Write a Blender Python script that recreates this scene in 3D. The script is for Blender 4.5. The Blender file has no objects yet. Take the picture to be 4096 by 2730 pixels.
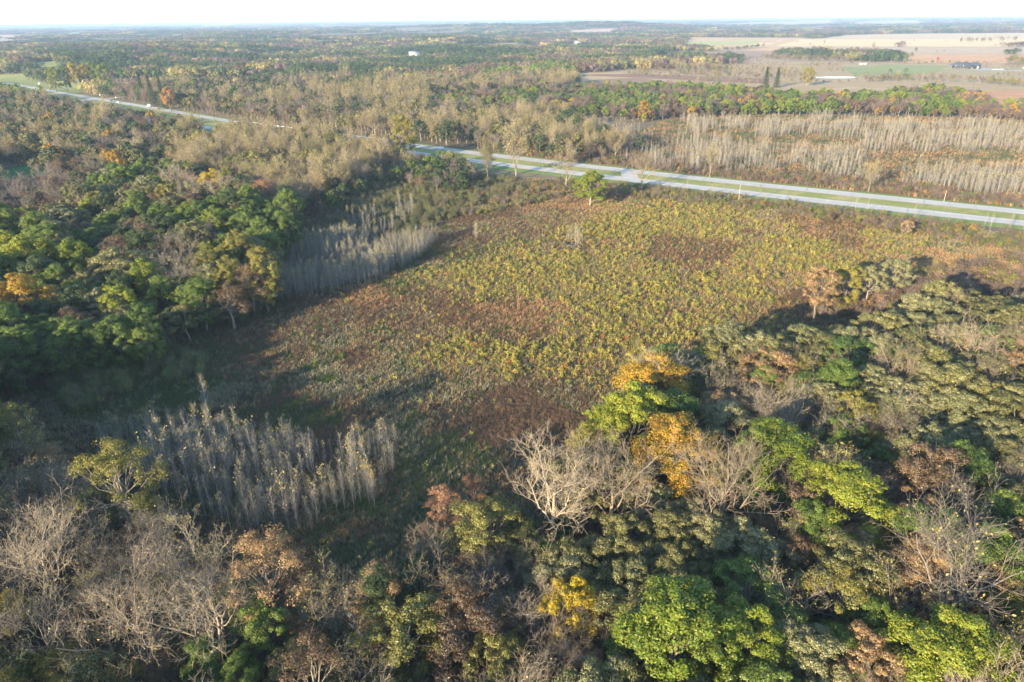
import bpy, math, random
import numpy as np

R = math.radians
random.seed(7)
rng = np.random.default_rng(7)
sc = bpy.context.scene
col = sc.collection

# ------------------------------------------------------------------ camera
CAM_H, PITCH, ROLL, FPX = 100.0, 24.8, -0.53, 2800.0      # focal length in pixels of the 4096 px wide photograph
def rot_x(a): c, s = math.cos(a), math.sin(a); return np.array([[1,0,0],[0,c,-s],[0,s,c]])
def rot_z(a): c, s = math.cos(a), math.sin(a); return np.array([[c,-s,0],[s,c,0],[0,0,1]])
CAM_R = rot_x(R(90 - PITCH)) @ rot_z(R(ROLL))
cam_data = bpy.data.cameras.new('camera')
cam_data.sensor_width = 36.0
cam_data.lens = 36.0 * FPX / 4096.0
cam_data.clip_start, cam_data.clip_end = 1.0, 90000.0
cam = bpy.data.objects.new('camera', cam_data)
col.objects.link(cam)
from mathutils import Matrix, Vector
cam.matrix_world = Matrix.Translation((0, 0, CAM_H)) @ Matrix(CAM_R.tolist()).to_4x4()
sc.camera = cam

# ------------------------------------------------------------------ light
SUN_EL, SUN_AZ = 13.5, 219.0          # azimuth clockwise from +Y: behind the camera, to the left
world = bpy.data.worlds.new('World'); sc.world = world; world.use_nodes = True
wn = world.node_tree; wn.nodes.clear()
sky = wn.nodes.new('ShaderNodeTexSky'); sky.sky_type = 'NISHITA'; sky.sun_disc = False
sky.sun_elevation = R(SUN_EL); sky.sun_rotation = R(SUN_AZ); sky.altitude = 250; sky.air_density = 1.0; sky.dust_density = 0.2; sky.ozone_density = 2.6
bg = wn.nodes.new('ShaderNodeBackground'); bg.inputs[1].default_value = 0.15
wo = wn.nodes.new('ShaderNodeOutputWorld')
wn.links.new(sky.outputs[0], bg.inputs[0]); wn.links.new(bg.outputs[0], wo.inputs[0])
sun_d = bpy.data.lights.new('sun', 'SUN'); sun_d.energy = 4.5; sun_d.angle = R(0.55); sun_d.color = (1.0, 0.85, 0.60)
sun = bpy.data.objects.new('sun', sun_d); col.objects.link(sun)
az, el = R(SUN_AZ), R(SUN_EL)
to_sun = Vector((math.sin(az)*math.cos(el), math.cos(az)*math.cos(el), math.sin(el)))
sun.rotation_euler = to_sun.to_track_quat('Z', 'Y').to_euler()
vs = sc.view_settings; vs.view_transform = 'Standard'; vs.look = 'None'; vs.exposure = 2.0; vs.gamma = 1.0; vs.use_curve_mapping = False
cy = sc.cycles
cy.max_bounces = 3; cy.diffuse_bounces = 2; cy.glossy_bounces = 2; cy.transmission_bounces = 2; cy.transparent_max_bounces = 4; cy.volume_bounces = 0
cy.use_denoising = True; cy.denoiser = 'OPENIMAGEDENOISE'
cy.caustics_reflective = False; cy.caustics_refractive = False
cy.sample_clamp_indirect = 4.0

# ------------------------------------------------------------------ projection and noise helpers
def ray(px, py):
    d = np.stack([(np.asarray(px, float) - 2048) / FPX, -(np.asarray(py, float) - 1365) / FPX, -np.ones_like(np.asarray(px, float))], -1)
    return d @ CAM_R.T
def at(px, py, z=0.0):                     # pixel of the 4096 px photograph -> point at height z
    d = ray(px, py); t = (z - CAM_H) / d[..., 2]
    return np.stack([d[..., 0]*t, d[..., 1]*t], -1)
def proj(x, y, z):                         # world -> pixels of the photograph
    p = np.stack([x, y, np.asarray(z, float) - CAM_H], -1) @ CAM_R
    w = np.maximum(-p[..., 2], 1e-3)
    return p[..., 0] / w * FPX + 2048, -p[..., 1] / w * FPX + 1365, np.where(-p[..., 2] > 1, w, -1)
K = 4096 / 2353.0
def V(pts): return [(x*K, y*K) for x, y in pts]
def inpoly(x, y, poly):
    x = np.asarray(x, float); y = np.asarray(y, float); r = np.zeros(x.shape, bool)
    n = len(poly)
    for i in range(n):
        x0, y0 = poly[i]; x1, y1 = poly[i-1]
        c = (y0 > y) != (y1 > y)
        with np.errstate(divide='ignore', invalid='ignore'):
            r ^= c & (x < (x1 - x0) * (y - y0) / (y1 - y0) + x0)
    return r
def hsh(i, j, s):
    n = (i.astype(np.int64)*374761393 + j.astype(np.int64)*668265263 + s*1274126177) & 0x7fffffff
    n = ((n ^ (n >> 13)) * 1274126177) & 0x7fffffff
    return ((n ^ (n >> 16)) & 0xffff) / 65535.0
def vnoise(x, y, s=0):
    x = np.asarray(x, float); y = np.asarray(y, float)
    i, j = np.floor(x), np.floor(y); fx, fy = x - i, y - j
    fx = fx*fx*(3-2*fx); fy = fy*fy*(3-2*fy)
    return (hsh(i, j, s)*(1-fx) + hsh(i+1, j, s)*fx)*(1-fy) + (hsh(i, j+1, s)*(1-fx) + hsh(i+1, j+1, s)*fx)*fy
def fbm(x, y, s=0, o=3):
    v, a, t = 0, 1, 0
    for k in range(o):
        v = v + a*vnoise(np.asarray(x)*2**k, np.asarray(y)*2**k, s+k); t += a; a *= .5
    return v / t
def sstep(a, b, x): t = np.clip((x-a)/(b-a), 0, 1); return t*t*(3-2*t)

RIDGE = at(2430, 126)
BANK = at(170, 300)
def H(x, y):                                # height of the land
    x = np.asarray(x, float); y = np.asarray(y, float)
    r = np.hypot(x, y); a = np.degrees(np.arctan2(x, y))
    left = 1 - sstep(-6, 9, a)
    hills = sstep(950, 2100, r) * (left*17 + 2.5) * (fbm(x/430+3.1, y/430, 11, 2)*2 - .62) * (1 - .5*sstep(5000, 12000, r))
    g = 50*np.exp(-(((x - RIDGE[0])/650)**2 + ((y - RIDGE[1] - 250)/420)**2)) * sstep(2500, 4500, r)
    g2 = 30*np.exp(-(((x - RIDGE[0] + 900)/900)**2 + ((y - RIDGE[1] - 900)/700)**2)) * sstep(2500, 4500, r)
    b = 9*np.exp(-(((x - BANK[0])/170)**2 + ((y - BANK[1] - 90)/110)**2))
    ds = (x-35)*.576 - (y-160)*.82
    slope = 15*sstep(40, 230, x)*sstep(4, 60, ds)*(1 - sstep(150, 225, y))
    far = sstep(7000, 20000, r) * (fbm(x/2600+9, y/2600, 5, 2) - .35) * 60
    return np.maximum(hills, -3) + g + g2 + b + far + slope

# ------------------------------------------------------------------ materials
def nodes_of(name):
    m = bpy.data.materials.new(name); m.use_nodes = True
    nt = m.node_tree; nt.nodes.clear()
    return m, nt, nt.nodes, nt.links
def leaf_material(name, trans=0.32, rough=0.5, spec=0.35, hue=0.05, val=(0.62, 1.38)):
    m, nt, N, L = nodes_of(name)
    t = N.new('ShaderNodeAttribute'); t.attribute_type = 'INSTANCER'; t.attribute_name = 'tint'
    v = N.new('ShaderNodeAttribute'); v.attribute_type = 'GEOMETRY'; v.attribute_name = 'vary'
    mr = N.new('ShaderNodeMapRange'); mr.inputs['To Min'].default_value = val[0]; mr.inputs['To Max'].default_value = val[1]
    L.new(v.outputs['Fac'], mr.inputs['Value'])
    mh = N.new('ShaderNodeMapRange'); mh.inputs['To Min'].default_value = .5-hue; mh.inputs['To Max'].default_value = .5+hue*.6
    h2 = N.new('ShaderNodeMath'); h2.operation = 'FRACT'; h3 = N.new('ShaderNodeMath'); h3.operation = 'MULTIPLY'; h3.inputs[1].default_value = 7.31
    L.new(v.outputs['Fac'], h3.inputs[0]); L.new(h3.outputs[0], h2.inputs[0]); L.new(h2.outputs[0], mh.inputs['Value'])
    hsv = N.new('ShaderNodeHueSaturation'); hsv.inputs['Saturation'].default_value = 1.08
    L.new(mh.outputs[0], hsv.inputs['Hue']); L.new(mr.outputs[0], hsv.inputs['Value']); L.new(t.outputs['Color'], hsv.inputs['Color'])
    p = N.new('ShaderNodeBsdfPrincipled'); p.inputs['Roughness'].default_value = rough; p.inputs['Specular IOR Level'].default_value = spec
    tr = N.new('ShaderNodeBsdfTranslucent')
    mx = N.new('ShaderNodeMixShader'); mx.inputs[0].default_value = trans
    o = N.new('ShaderNodeOutputMaterial')
    L.new(hsv.outputs[0], p.inputs['Base Color']); L.new(hsv.outputs[0], tr.inputs['Color'])
    L.new(p.outputs[0], mx.inputs[1]); L.new(tr.outputs[0], mx.inputs[2]); L.new(mx.outputs[0], o.inputs[0])
    return m
def bark_material(name, c0, c1, scale=1.5):
    m, nt, N, L = nodes_of(name)
    tc = N.new('ShaderNodeTexCoord'); n = N.new('ShaderNodeTexNoise'); n.inputs['Scale'].default_value = scale; n.inputs['Detail'].default_value = 4
    L.new(tc.outputs['Object'], n.inputs['Vector'])
    oi = N.new('ShaderNodeObjectInfo')
    ad = N.new('ShaderNodeMath'); ad.operation = 'MULTIPLY_ADD'; ad.inputs[1].default_value = .55; ad.inputs[2].default_value = -.28
    L.new(oi.outputs['Random'], ad.inputs[0])
    a2 = N.new('ShaderNodeMath'); a2.operation = 'ADD'; L.new(ad.outputs[0], a2.inputs[0]); L.new(n.outputs['Fac'], a2.inputs[1])
    r = N.new('ShaderNodeValToRGB'); r.color_ramp.elements[0].position = .2; r.color_ramp.elements[1].position = .8
    r.color_ramp.elements[0].color = (*c0, 1); r.color_ramp.elements[1].color = (*c1, 1)
    p = N.new('ShaderNodeBsdfPrincipled'); p.inputs['Roughness'].default_value = .85; p.inputs['Specular IOR Level'].default_value = .2
    o = N.new('ShaderNodeOutputMaterial')
    L.new(a2.outputs[0], r.inputs[0]); L.new(r.outputs[0], p.inputs['Base Color']); L.new(p.outputs[0], o.inputs[0])
    return m
def plain(name, c, rough=.6, metal=0, spec=.4, noise=0.12, scale=2.0):
    m, nt, N, L = nodes_of(name)
    p = N.new('ShaderNodeBsdfPrincipled'); p.inputs['Roughness'].default_value = rough; p.inputs['Metallic'].default_value = metal; p.inputs['Specular IOR Level'].default_value = spec
    tc = N.new('ShaderNodeTexCoord'); n = N.new('ShaderNodeTexNoise'); n.inputs['Scale'].default_value = scale; n.inputs['Detail'].default_value = 5
    L.new(tc.outputs['Object'], n.inputs['Vector'])
    r = N.new('ShaderNodeValToRGB'); r.color_ramp.elements[0].position = .3; r.color_ramp.elements[1].position = .7
    r.color_ramp.elements[0].color = (*[k*(1-noise) for k in c], 1); r.color_ramp.elements[1].color = (*[min(1, k*(1+noise)) for k in c], 1)
    o = N.new('ShaderNodeOutputMaterial')
    L.new(n.outputs['Fac'], r.inputs[0]); L.new(r.outputs[0], p.inputs['Base Color']); L.new(p.outputs[0], o.inputs[0])
    return m
def ground_material(name, cols, scales, rough=.95, bump=0.0):
    """noise mix of colours: cols list of rgb, scales list of (scale, lo, hi) one fewer"""
    m, nt, N, L = nodes_of(name)
    tc = N.new('ShaderNodeNewGeometry')
    prev = None
    for i, c in enumerate(cols):
        if i == 0:
            rgb = N.new('ShaderNodeRGB'); rgb.outputs[0].default_value = (*c, 1); prev = rgb.outputs[0]; continue
        s, lo, hi = scales[i-1]
        mp = N.new('ShaderNodeMapping'); mp.inputs['Location'].default_value = (31.7*i, 12.3*i, 0); mp.inputs['Scale'].default_value = (s, s, s) if not isinstance(s, tuple) else s
        L.new(tc.outputs['Position'], mp.inputs['Vector'])
        n = N.new('ShaderNodeTexNoise'); n.inputs['Scale'].default_value = 1.0; n.inputs['Detail'].default_value = 6; n.inputs['Roughness'].default_value = .62
        L.new(mp.outputs[0], n.inputs['Vector'])
        mr = N.new('ShaderNodeMapRange'); mr.inputs['From Min'].default_value = lo; mr.inputs['From Max'].default_value = hi
        L.new(n.outputs['Fac'], mr.inputs['Value'])
        mx = N.new('ShaderNodeMixRGB'); mx.inputs[2].default_value = (*c, 1)
        L.new(mr.outputs[0], mx.inputs[0]); L.new(prev, mx.inputs[1]); prev = mx.outputs[0]
    p = N.new('ShaderNodeBsdfPrincipled'); p.inputs['Roughness'].default_value = rough; p.inputs['Specular IOR Level'].default_value = .15
    o = N.new('ShaderNodeOutputMaterial')
    L.new(prev, p.inputs['Base Color']); L.new(p.outputs[0], o.inputs[0])
    return m

M = {}
M['leaf'] = leaf_material('leaf_broad')
M['leaf_oak'] = leaf_material('leaf_oak', trans=.32, rough=.42, spec=.5, hue=.035)
M['leaf_thin'] = leaf_material('leaf_thin', trans=.35, hue=.04)
M['weed'] = leaf_material('weed', trans=.3, rough=.7, spec=.2, hue=.03, val=(.6, 1.4))
M['bark'] = bark_material('bark', (.10, .085, .07), (.24, .20, .155))
M['bark_pale'] = bark_material('bark_pale', (.20, .15, .10), (.38, .30, .205), .8)
M['bark_grey'] = bark_material('bark_grey', (.12, .097, .077), (.27, .218, .163), .8)
M['bark_white'] = bark_material('bark_white', (.20, .178, .152), (.36, .315, .265), .7)
M['twig'] = bark_material('twig', (.13, .095, .075), (.26, .19, .15), .9)
M['land'] = ground_material('land_soil', [(.13, .10, .06), (.20, .15, .085), (.115, .115, .05), (.085, .066, .042)], [(.004, .42, .62), (.011, .5, .66), (.09, .5, .72)])
M['floor'] = ground_material('forest_floor', [(.05, .038, .026), (.10, .07, .042), (.035, .045, .02)], [(.25, .4, .7), (.07, .5, .7)])
M['meadow'] = ground_material('meadow_soil', [(.17, .125, .072), (.22, .15, .085), (.13, .115, .06), (.10, .072, .048)], [(.035, .45, .62), (.05, .48, .66), (.4, .52, .72)])
M['lawn'] = ground_material('lawn_grass', [(.145, .19, .04), (.185, .215, .05), (.24, .22, .09), (.09, .14, .035)], [(.08, .4, .65), (.05, .58, .75), (.5, .5, .75)])
M['median'] = ground_material('median_grass', [(.21, .215, .05), (.28, .25, .08), (.37, .29, .12), (.15, .17, .04)], [((.02, .02, .02), .45, .6), (.06, .52, .66), (.5, .5, .75)])
M['concrete'] = ground_material('road_concrete', [(.42, .38, .325), (.36, .325, .28), (.48, .435, .375), (.30, .27, .235)], [(.03, .4, .7), (.15, .52, .7), (.9, .58, .8)], rough=.8)
M['joint'] = plain('pavement_joint', (.16, .15, .145), .9)
M['shoulder'] = ground_material('gravel_shoulder', [(.36, .32, .27), (.25, .22, .18), (.44, .39, .32)], [(.3, .4, .65), (1.1, .5, .7)])
M['line_white'] = plain('line_white', (.78, .78, .76), .6)
M['line_yellow'] = plain('line_yellow', (.62, .42, .06), .6)
M['water'] = None
def water_mat():
    m, nt, N, L = nodes_of('pond_water')
    p = N.new('ShaderNodeBsdfPrincipled'); p.inputs['Base Color'].default_value = (.02, .03, .035, 1); p.inputs['Roughness'].default_value = .04; p.inputs['IOR'].default_value = 1.33
    n = N.new('ShaderNodeTexNoise'); n.inputs['Scale'].default_value = .8; n.inputs['Detail'].default_value = 3
    g = N.new('ShaderNodeNewGeometry'); L.new(g.outputs['Position'], n.inputs['Vector'])
    b = N.new('ShaderNodeBump'); b.inputs['Strength'].default_value = .12; b.inputs['Distance'].default_value = .05
    L.new(n.outputs['Fac'], b.inputs['Height']); L.new(b.outputs[0], p.inputs['Normal'])
    o = N.new('ShaderNodeOutputMaterial'); L.new(p.outputs[0], o.inputs[0]); return m
M['water'] = water_mat()
def field_mat(name, c, row=None, var=.16):
    s = (.012, .09, .05) if row is None else row
    return ground_material(name, [c, tuple(k*(1-var) for k in c), tuple(min(1, k*(1+var)) for k in c), tuple(k*(1-2*var) for k in c)], [(s, .42, .6), (.02, .5, .66), (.15, .55, .75)])
M['white'] = plain('white_paint', (.78, .78, .76), .45)
M['car_white'] = plain('car_white', (.75, .75, .74), .25, spec=.6, noise=.03)
M['car_red'] = plain('car_red', (.30, .02, .025), .25, spec=.6, noise=.05)
M['car_dark'] = plain('car_dark', (.035, .03, .04), .25, spec=.6, noise=.05)
M['car_silver'] = plain('car_silver', (.42, .43, .44), .3, metal=.5, noise=.04)
M['tyre'] = plain('tyre', (.02, .02, .02), .85)
M['glass'] = plain('window_glass', (.03, .035, .04), .08, spec=.8, noise=.02)
M['roof_dark'] = plain('roof_slate', (.055, .06, .075), .6, noise=.2, scale=.8)
M['roof_grey'] = plain('roof_grey', (.22, .22, .23), .6, noise=.15, scale=.5)
M['roof_red'] = plain('roof_red', (.25, .12, .09), .7, noise=.15, scale=.5)
M['wall_dark'] = plain('wall_dark', (.05, .05, .055), .7, noise=.2)
M['stone'] = plain('stone_pier', (.42, .36, .31), .85, noise=.25, scale=3)
M['wood'] = plain('weathered_wood', (.36, .32, .27), .85, noise=.2)
M['metal'] = plain('galvanised', (.62, .63, .63), .4, metal=.4, noise=.05)
M['red_light'] = plain('tail_lamp', (.35, .02, .02), .3)

# ------------------------------------------------------------------ mesh helpers
def mesh_np(name, verts, quads=None, tris=None, vary=None, mats=(), smooth=False, midx=None):
    """quads (n,4) then tris (m,3); vary and midx per face in that order"""
    me = bpy.data.meshes.new(name)
    nq = 0 if quads is None else len(quads); ntr = 0 if tris is None else len(tris)
    loops = np.concatenate([a.ravel() for a in (quads, tris) if a is not None and len(a)]).astype(np.int32)
    me.vertices.add(len(verts)); me.vertices.foreach_set('co', np.ascontiguousarray(verts, dtype=np.float32).ravel())
    me.loops.add(len(loops)); me.loops.foreach_set('vertex_index', loops)
    me.polygons.add(nq + ntr)
    starts = np.concatenate([np.arange(nq)*4, nq*4 + np.arange(ntr)*3]).astype(np.int32)
    me.polygons.foreach_set('loop_start', starts)
    if midx is not None: me.polygons.foreach_set('material_index', np.asarray(midx, np.int32))
    if smooth: me.polygons.foreach_set('use_smooth', np.ones(nq+ntr, bool))
    if vary is not None:
        at_ = me.attributes.new('vary', 'FLOAT', 'FACE'); at_.data.foreach_set('value', np.asarray(vary, np.float32))
    for m in mats: me.materials.append(m)
    me.update(calc_edges=True)
    return me
class Geo:
    """collects quads of several materials into one mesh"""
    def __init__(s): s.v, s.q, s.t, s.vq, s.vt, s.mq, s.mt, s.n = [], [], [], [], [], [], [], 0
    def add(s, v, q=None, t=None, vary=.5, mat=0):
        v = np.asarray(v, float).reshape(-1, 3)
        if q is not None and len(q):
            q = np.asarray(q); s.q.append(q + s.n); s.vq.append(np.broadcast_to(vary, len(q))); s.mq.append(np.full(len(q), mat))
        if t is not None and len(t):
            t = np.asarray(t); s.t.append(t + s.n); s.vt.append(np.broadcast_to(vary, len(t))); s.mt.append(np.full(len(t), mat))
        s.v.append(v); s.n += len(v); return s
    def mesh(s, name, mats, smooth=False):
        q = np.concatenate(s.q) if s.q else None; t = np.concatenate(s.t) if s.t else None
        return mesh_np(name, np.concatenate(s.v), q, t, np.concatenate(s.vq + s.vt), mats, smooth, np.concatenate(s.mq + s.mt))
    def box(s, c, d, mat=0, rz=0.0, taper=(1, 1)):
        x, y, z = [k/2 for k in d]
        v = np.array([[-x,-y,-z],[x,-y,-z],[x,y,-z],[-x,y,-z],[-x*taper[0],-y*taper[1],z],[x*taper[0],-y*taper[1],z],[x*taper[0],y*taper[1],z],[-x*taper[0],y*taper[1],z]])
        if rz: v = v @ rot_z(rz).T
        return s.add(v + np.array(c), [[0,3,2,1],[4,5,6,7],[0,1,5,4],[1,2,6,5],[2,3,7,6],[3,0,4,7]], mat=mat)
def link(name, me, parent=None, loc=None, rz=0, scale=None):
    o = bpy.data.objects.new(name, me); col.objects.link(o)
    if parent is not None: o.parent = parent
    if loc is not None: o.location = loc
    if rz: o.rotation_euler = (0, 0, rz)
    if scale is not None: o.scale = (scale,)*3 if np.isscalar(scale) else scale
    return o
def tag(o, label, cat, group=None):
    o['label'] = label; o['category'] = cat
    if group: o['group'] = group
    return o
def empty(name, loc=(0,0,0), rz=0, scale=1):
    o = link(name, None, None, loc, rz, scale); return o
def structure(o): o['kind'] = 'structure'; return o

# ------------------------------------------------------------------ branches and leaves
def unit(v): return v / np.maximum(np.linalg.norm(v, axis=-1, keepdims=True), 1e-9)
def frames(d):
    ref = np.where(np.abs(d[..., 2:3]) > .9, np.array([1.0, 0, 0]), np.array([0, 0, 1.0]))
    u = unit(np.cross(d, ref)); return u, np.cross(d, u)
def grow(P, Rr, c, t0, t1, ang, length, n, up=0., curve=0., wander=.1, rr=.55, rmin=.015, tl=.4, g=None, endr=.3):
    B = P.shape[0]; k = np.arange(c)[None, :]
    t = t0 + (t1-t0)*((k + g.random((B, c)))/c)
    f = t*(P.shape[1]-1); i = np.minimum(f.astype(int), P.shape[1]-2); w = (f-i)[..., None]
    b = np.arange(B)[:, None]
    base = P[b, i]*(1-w) + P[b, i+1]*w
    d = unit(P[b, i+1]-P[b, i]); rad = Rr[b, i]*(1-w[..., 0]) + Rr[b, i+1]*w[..., 0]
    ph = k*2.39996 + g.random((B, 1))*6.28 + g.normal(0, .35, (B, c))
    a = np.radians(ang[0]) + np.radians(ang[1])*g.normal(0, 1, (B, c))
    u, v = frames(d)
    nd = d*np.cos(a)[..., None] + (u*np.cos(ph)[..., None] + v*np.sin(ph)[..., None])*np.sin(a)[..., None]
    nd[..., 2] += up; nd = unit(nd)
    L = length*(1 - tl*t)*g.uniform(.7, 1.25, (B, c))
    s = np.linspace(0, 1, n)[None, None, :, None]
    bend = g.normal(0, wander, (B, c, 1, 3)); bend[..., 2] += curve
    q = base[..., None, :] + L[..., None, None]*(nd[..., None, :]*s + bend*s*s)
    if n > 3: q[..., 1:, :] += g.normal(0, wander*.12, (B, c, n-1, 3))*L[..., None, None]
    r0 = np.maximum(rad*rr, rmin)
    r = r0[..., None]*np.linspace(1, endr, n)
    return q.reshape(B*c, n, 3), np.maximum(r, rmin*.6).reshape(B*c, n)
def tubes(P, Rr, k):
    B, n, _ = P.shape
    d = unit(np.gradient(P, axis=1)); u, v = frames(d)
    a = np.arange(k)*2*np.pi/k
    ring = P[:, :, None, :] + Rr[:, :, None, None]*(u[:, :, None, :]*np.cos(a)[None, None, :, None] + v[:, :, None, :]*np.sin(a)[None, None, :, None])
    idx = np.arange(B*n*k).reshape(B, n, k)
    a0, a1 = idx[:, :-1, :], idx[:, 1:, :]
    q = np.stack([a0, np.roll(a0, -1, 2), np.roll(a1, -1, 2), a1], -1).reshape(-1, 4)
    return ring.reshape(-1, 3), q
def leaves(pos, nrm, size, g, aspect=.62, tri=False):
    n = len(pos); u, v = frames(nrm); a = g.random(n)*6.283
    e1 = u*np.cos(a)[:, None] + v*np.sin(a)[:, None]; e2 = np.cross(nrm, e1)
    s = (size*g.uniform(.65, 1.3, n))[:, None]
    if tri:
        vv = np.stack([pos - e1*s*.5 - e2*s*aspect*.5, pos - e1*s*.5 + e2*s*aspect*.5, pos + e1*s*.6], 1)
        return vv.reshape(-1, 3), np.arange(n*3).reshape(n, 3)
    dr = nrm*s*.12
    vv = np.stack([pos - e1*s*.55 - dr, pos + e2*s*aspect*.5, pos + e1*s*.55 - dr, pos - e2*s*aspect*.5], 1)
    return vv.reshape(-1, 3), np.arange(n*4).reshape(n, 4)
def curve_to(p0, p1, n, g, sag=.15):
    s = np.linspace(0, 1, n)[:, None]; p = p0*(1-s) + p1*s
    L = np.linalg.norm(p1-p0); off = g.normal(0, sag*L*.35, 3); off[2] = -sag*L*.5
    p = p + off*(s*(1-s)*4*.5); p[1:-1] += g.normal(0, .03*L, (n-2, 3)); return p

def leafy(seed, height=18., width=13., trunk=.32, lobes=15, lobe_r=.27, flat=.8, clumps=13, per=46, leaf=.42, top=1.0, squash=.75, dens=1., tri=False, shape='dome', limbs=True, aspect=.62):
    """crown of leaf tufts gathered into lobes, on a trunk with limbs; returns (wood geo, leaf geo)"""
    g = np.random.default_rng(seed)
    Rx = width/2; zc0 = height*trunk; Hc = height - zc0
    W, Lf = Geo(), Geo()
    cz = zc0 + Hc*.45
    lob = []
    for k in range(lobes):
        for _ in range(30):
            az_ = k*2.39996 + g.normal(0, .3); t = (k + .5)/lobes
            zz = t**(.8 if shape == 'dome' else 1.0)
            if shape == 'dome': rr = math.sqrt(max(0, 1 - (max(0, zz-.25)/.75)**2))*(.55+.45*min(1, zz/.3))
            elif shape == 'cone': rr = (1 - zz)**.8*.95 + .05
            else: rr = math.sin(math.pi*min(1, .12 + .85*zz))**.7
            rr *= g.uniform(.62, 1.0)
            p = np.array([math.cos(az_)*rr*(Rx*(1-lobe_r*.8)), math.sin(az_)*rr*(Rx*(1-lobe_r*.8)), zc0 + Hc*(.10 + .80*zz) + g.normal(0, .03*Hc)])
            break
        lob.append((p, Rx*lobe_r*g.uniform(.75, 1.35)))
    lob.append((np.array([g.normal(0, .1)*Rx, g.normal(0, .1)*Rx, zc0+Hc*.72]), Rx*lobe_r*1.5))
    tp = np.array([[0, 0, 0], [.1, .05, zc0*.5], [0, .1, zc0], [.15, -.1, zc0+Hc*.35], [0, 0, zc0+Hc*.7]]) * np.array([1, 1, 1.])
    tp[:, :2] += g.normal(0, .02*width, (5, 2)) * np.array([0, .5, 1, 1, 1])[:, None]
    r0 = .021*height
    v, q = tubes(tp[None], (r0*np.array([1.25, .95, .8, .5, .2]))[None], 7); W.add(v, q)
    for p, lr in lob:
        if limbs:
            s = g.uniform(.35, .9); b = tp[2]*(1-s) + tp[3]*s if p[2] > zc0+.2*Hc else tp[2]
            c = curve_to(b, p, 5, g)
            v, q = tubes(c[None], (r0*.34*np.array([1, .8, .6, .42, .25]))[None], 4); W.add(v, q)
            tw, tr = grow(c[None], (r0*.3*np.array([1, .8, .6, .42, .25]))[None], 6, .45, 1, (45, 12), lr*1.3, 4, .25, .1, .2, .5, .02, .2, g)
            v, q = tubes(tw, tr, 3); W.add(v, q)
        ncl = max(3, int(clumps*(lr/(Rx*lobe_r))**2))
        cd = unit(g.normal(0, 1, (ncl*3, 3)) + np.array([0, 0, .35]) + .9*unit(p - np.array([0, 0, cz]))); cd = cd[:ncl]
        cc = p + cd*np.array([lr, lr, lr*flat])*g.uniform(.45, 1.05, (ncl, 1))
        vcl = g.random(ncl)
        n = int(per*dens)
        cr = lr*g.uniform(.22, .68, (ncl, 1, 1))
        off = g.normal(0, 1, (ncl, n, 3)); off = unit(off)*g.random((ncl, n, 1))**.45*cr*np.array([1, 1, squash])
        pos = (cc[:, None, :] + off).reshape(-1, 3)
        nrm = unit(1.0*unit(off).reshape(-1, 3) + .55*unit(pos - p) + np.array([0, 0, .35]) + g.normal(0, .55, (ncl*n, 3)))
        v, f = leaves(pos, nrm, leaf, g, aspect, tri)
        va = np.clip(np.repeat(vcl, n)*.55 + g.random(ncl*n)*.45, 0, 1)
        Lf.add(v, None if tri else f, f if tri else None, vary=va)
    return W, Lf

def bare(seed, height=17., width=15., n1=7, n2=7, n3=7, n4=5, leafn=0, vase=0., r0=.42, leaf=.3, fine=.022, lean=.05, tz=.4):
    """leafless branching crown; leafn leaves scattered on the twigs"""
    g = np.random.default_rng(seed); W, Lf = Geo(), Geo()
    h0 = height*.62
    tp = np.stack([np.cumsum(g.normal(0, lean, 6))*2, np.cumsum(g.normal(0, lean, 6))*2, np.linspace(0, h0, 6)], -1)[None]
    tp[:, 0, :2] = 0
    tr = (r0*np.array([1.15, .9, .8, .66, .5, .32]))[None]
    s = width/15.
    P1, R1 = grow(tp, tr, n1, tz, 1, (52-vase*20, 9), 8.6*s, 7, .15+vase*.3, .22+vase*.25, .2, .62, .06, .25, g)
    P2, R2 = grow(P1, R1, n2, .25, 1, (44, 12), 4.6*s, 5, .12+vase*.15, .2, .25, .58, .035, .35, g)
    P3, R3 = grow(P2, R2, n3, .2, 1, (42, 13), 2.3*s, 4, .12, .12, .28, .55, fine*1.15, .35, g)
    for P_, R_, k in ((tp, tr, 8), (P1, R1, 6), (P2, R2, 4), (P3, R3, 3)):
        v, q = tubes(P_, R_, k); W.add(v, q)
    last, lr = P3, R3
    if n4:
        P4, R4 = grow(P3, R3, n4, .2, 1, (40, 14), 1.15*s, 3, .1, .1, .25, .6, fine*.8, .3, g)
        v, q = tubes(P4, R4, 3); W.add(v, q); last = P4
    if leafn:
        ends = last.reshape(-1, 3); zt = ends[:, 2]; pr = np.clip((zt - zt.min())/(np.ptp(zt)+1e-6), .05, 1)**1.2; pr /= pr.sum()
        ix = g.choice(len(ends), leafn, p=pr)
        pos = ends[ix] + g.normal(0, .18, (leafn, 3)); nrm = unit(g.normal(0, 1, (leafn, 3)) + np.array([0, 0, .5]))
        v, f = leaves(pos, nrm, leaf, g); Lf.add(v, f, vary=g.random(leafn))
    return W, Lf

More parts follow.
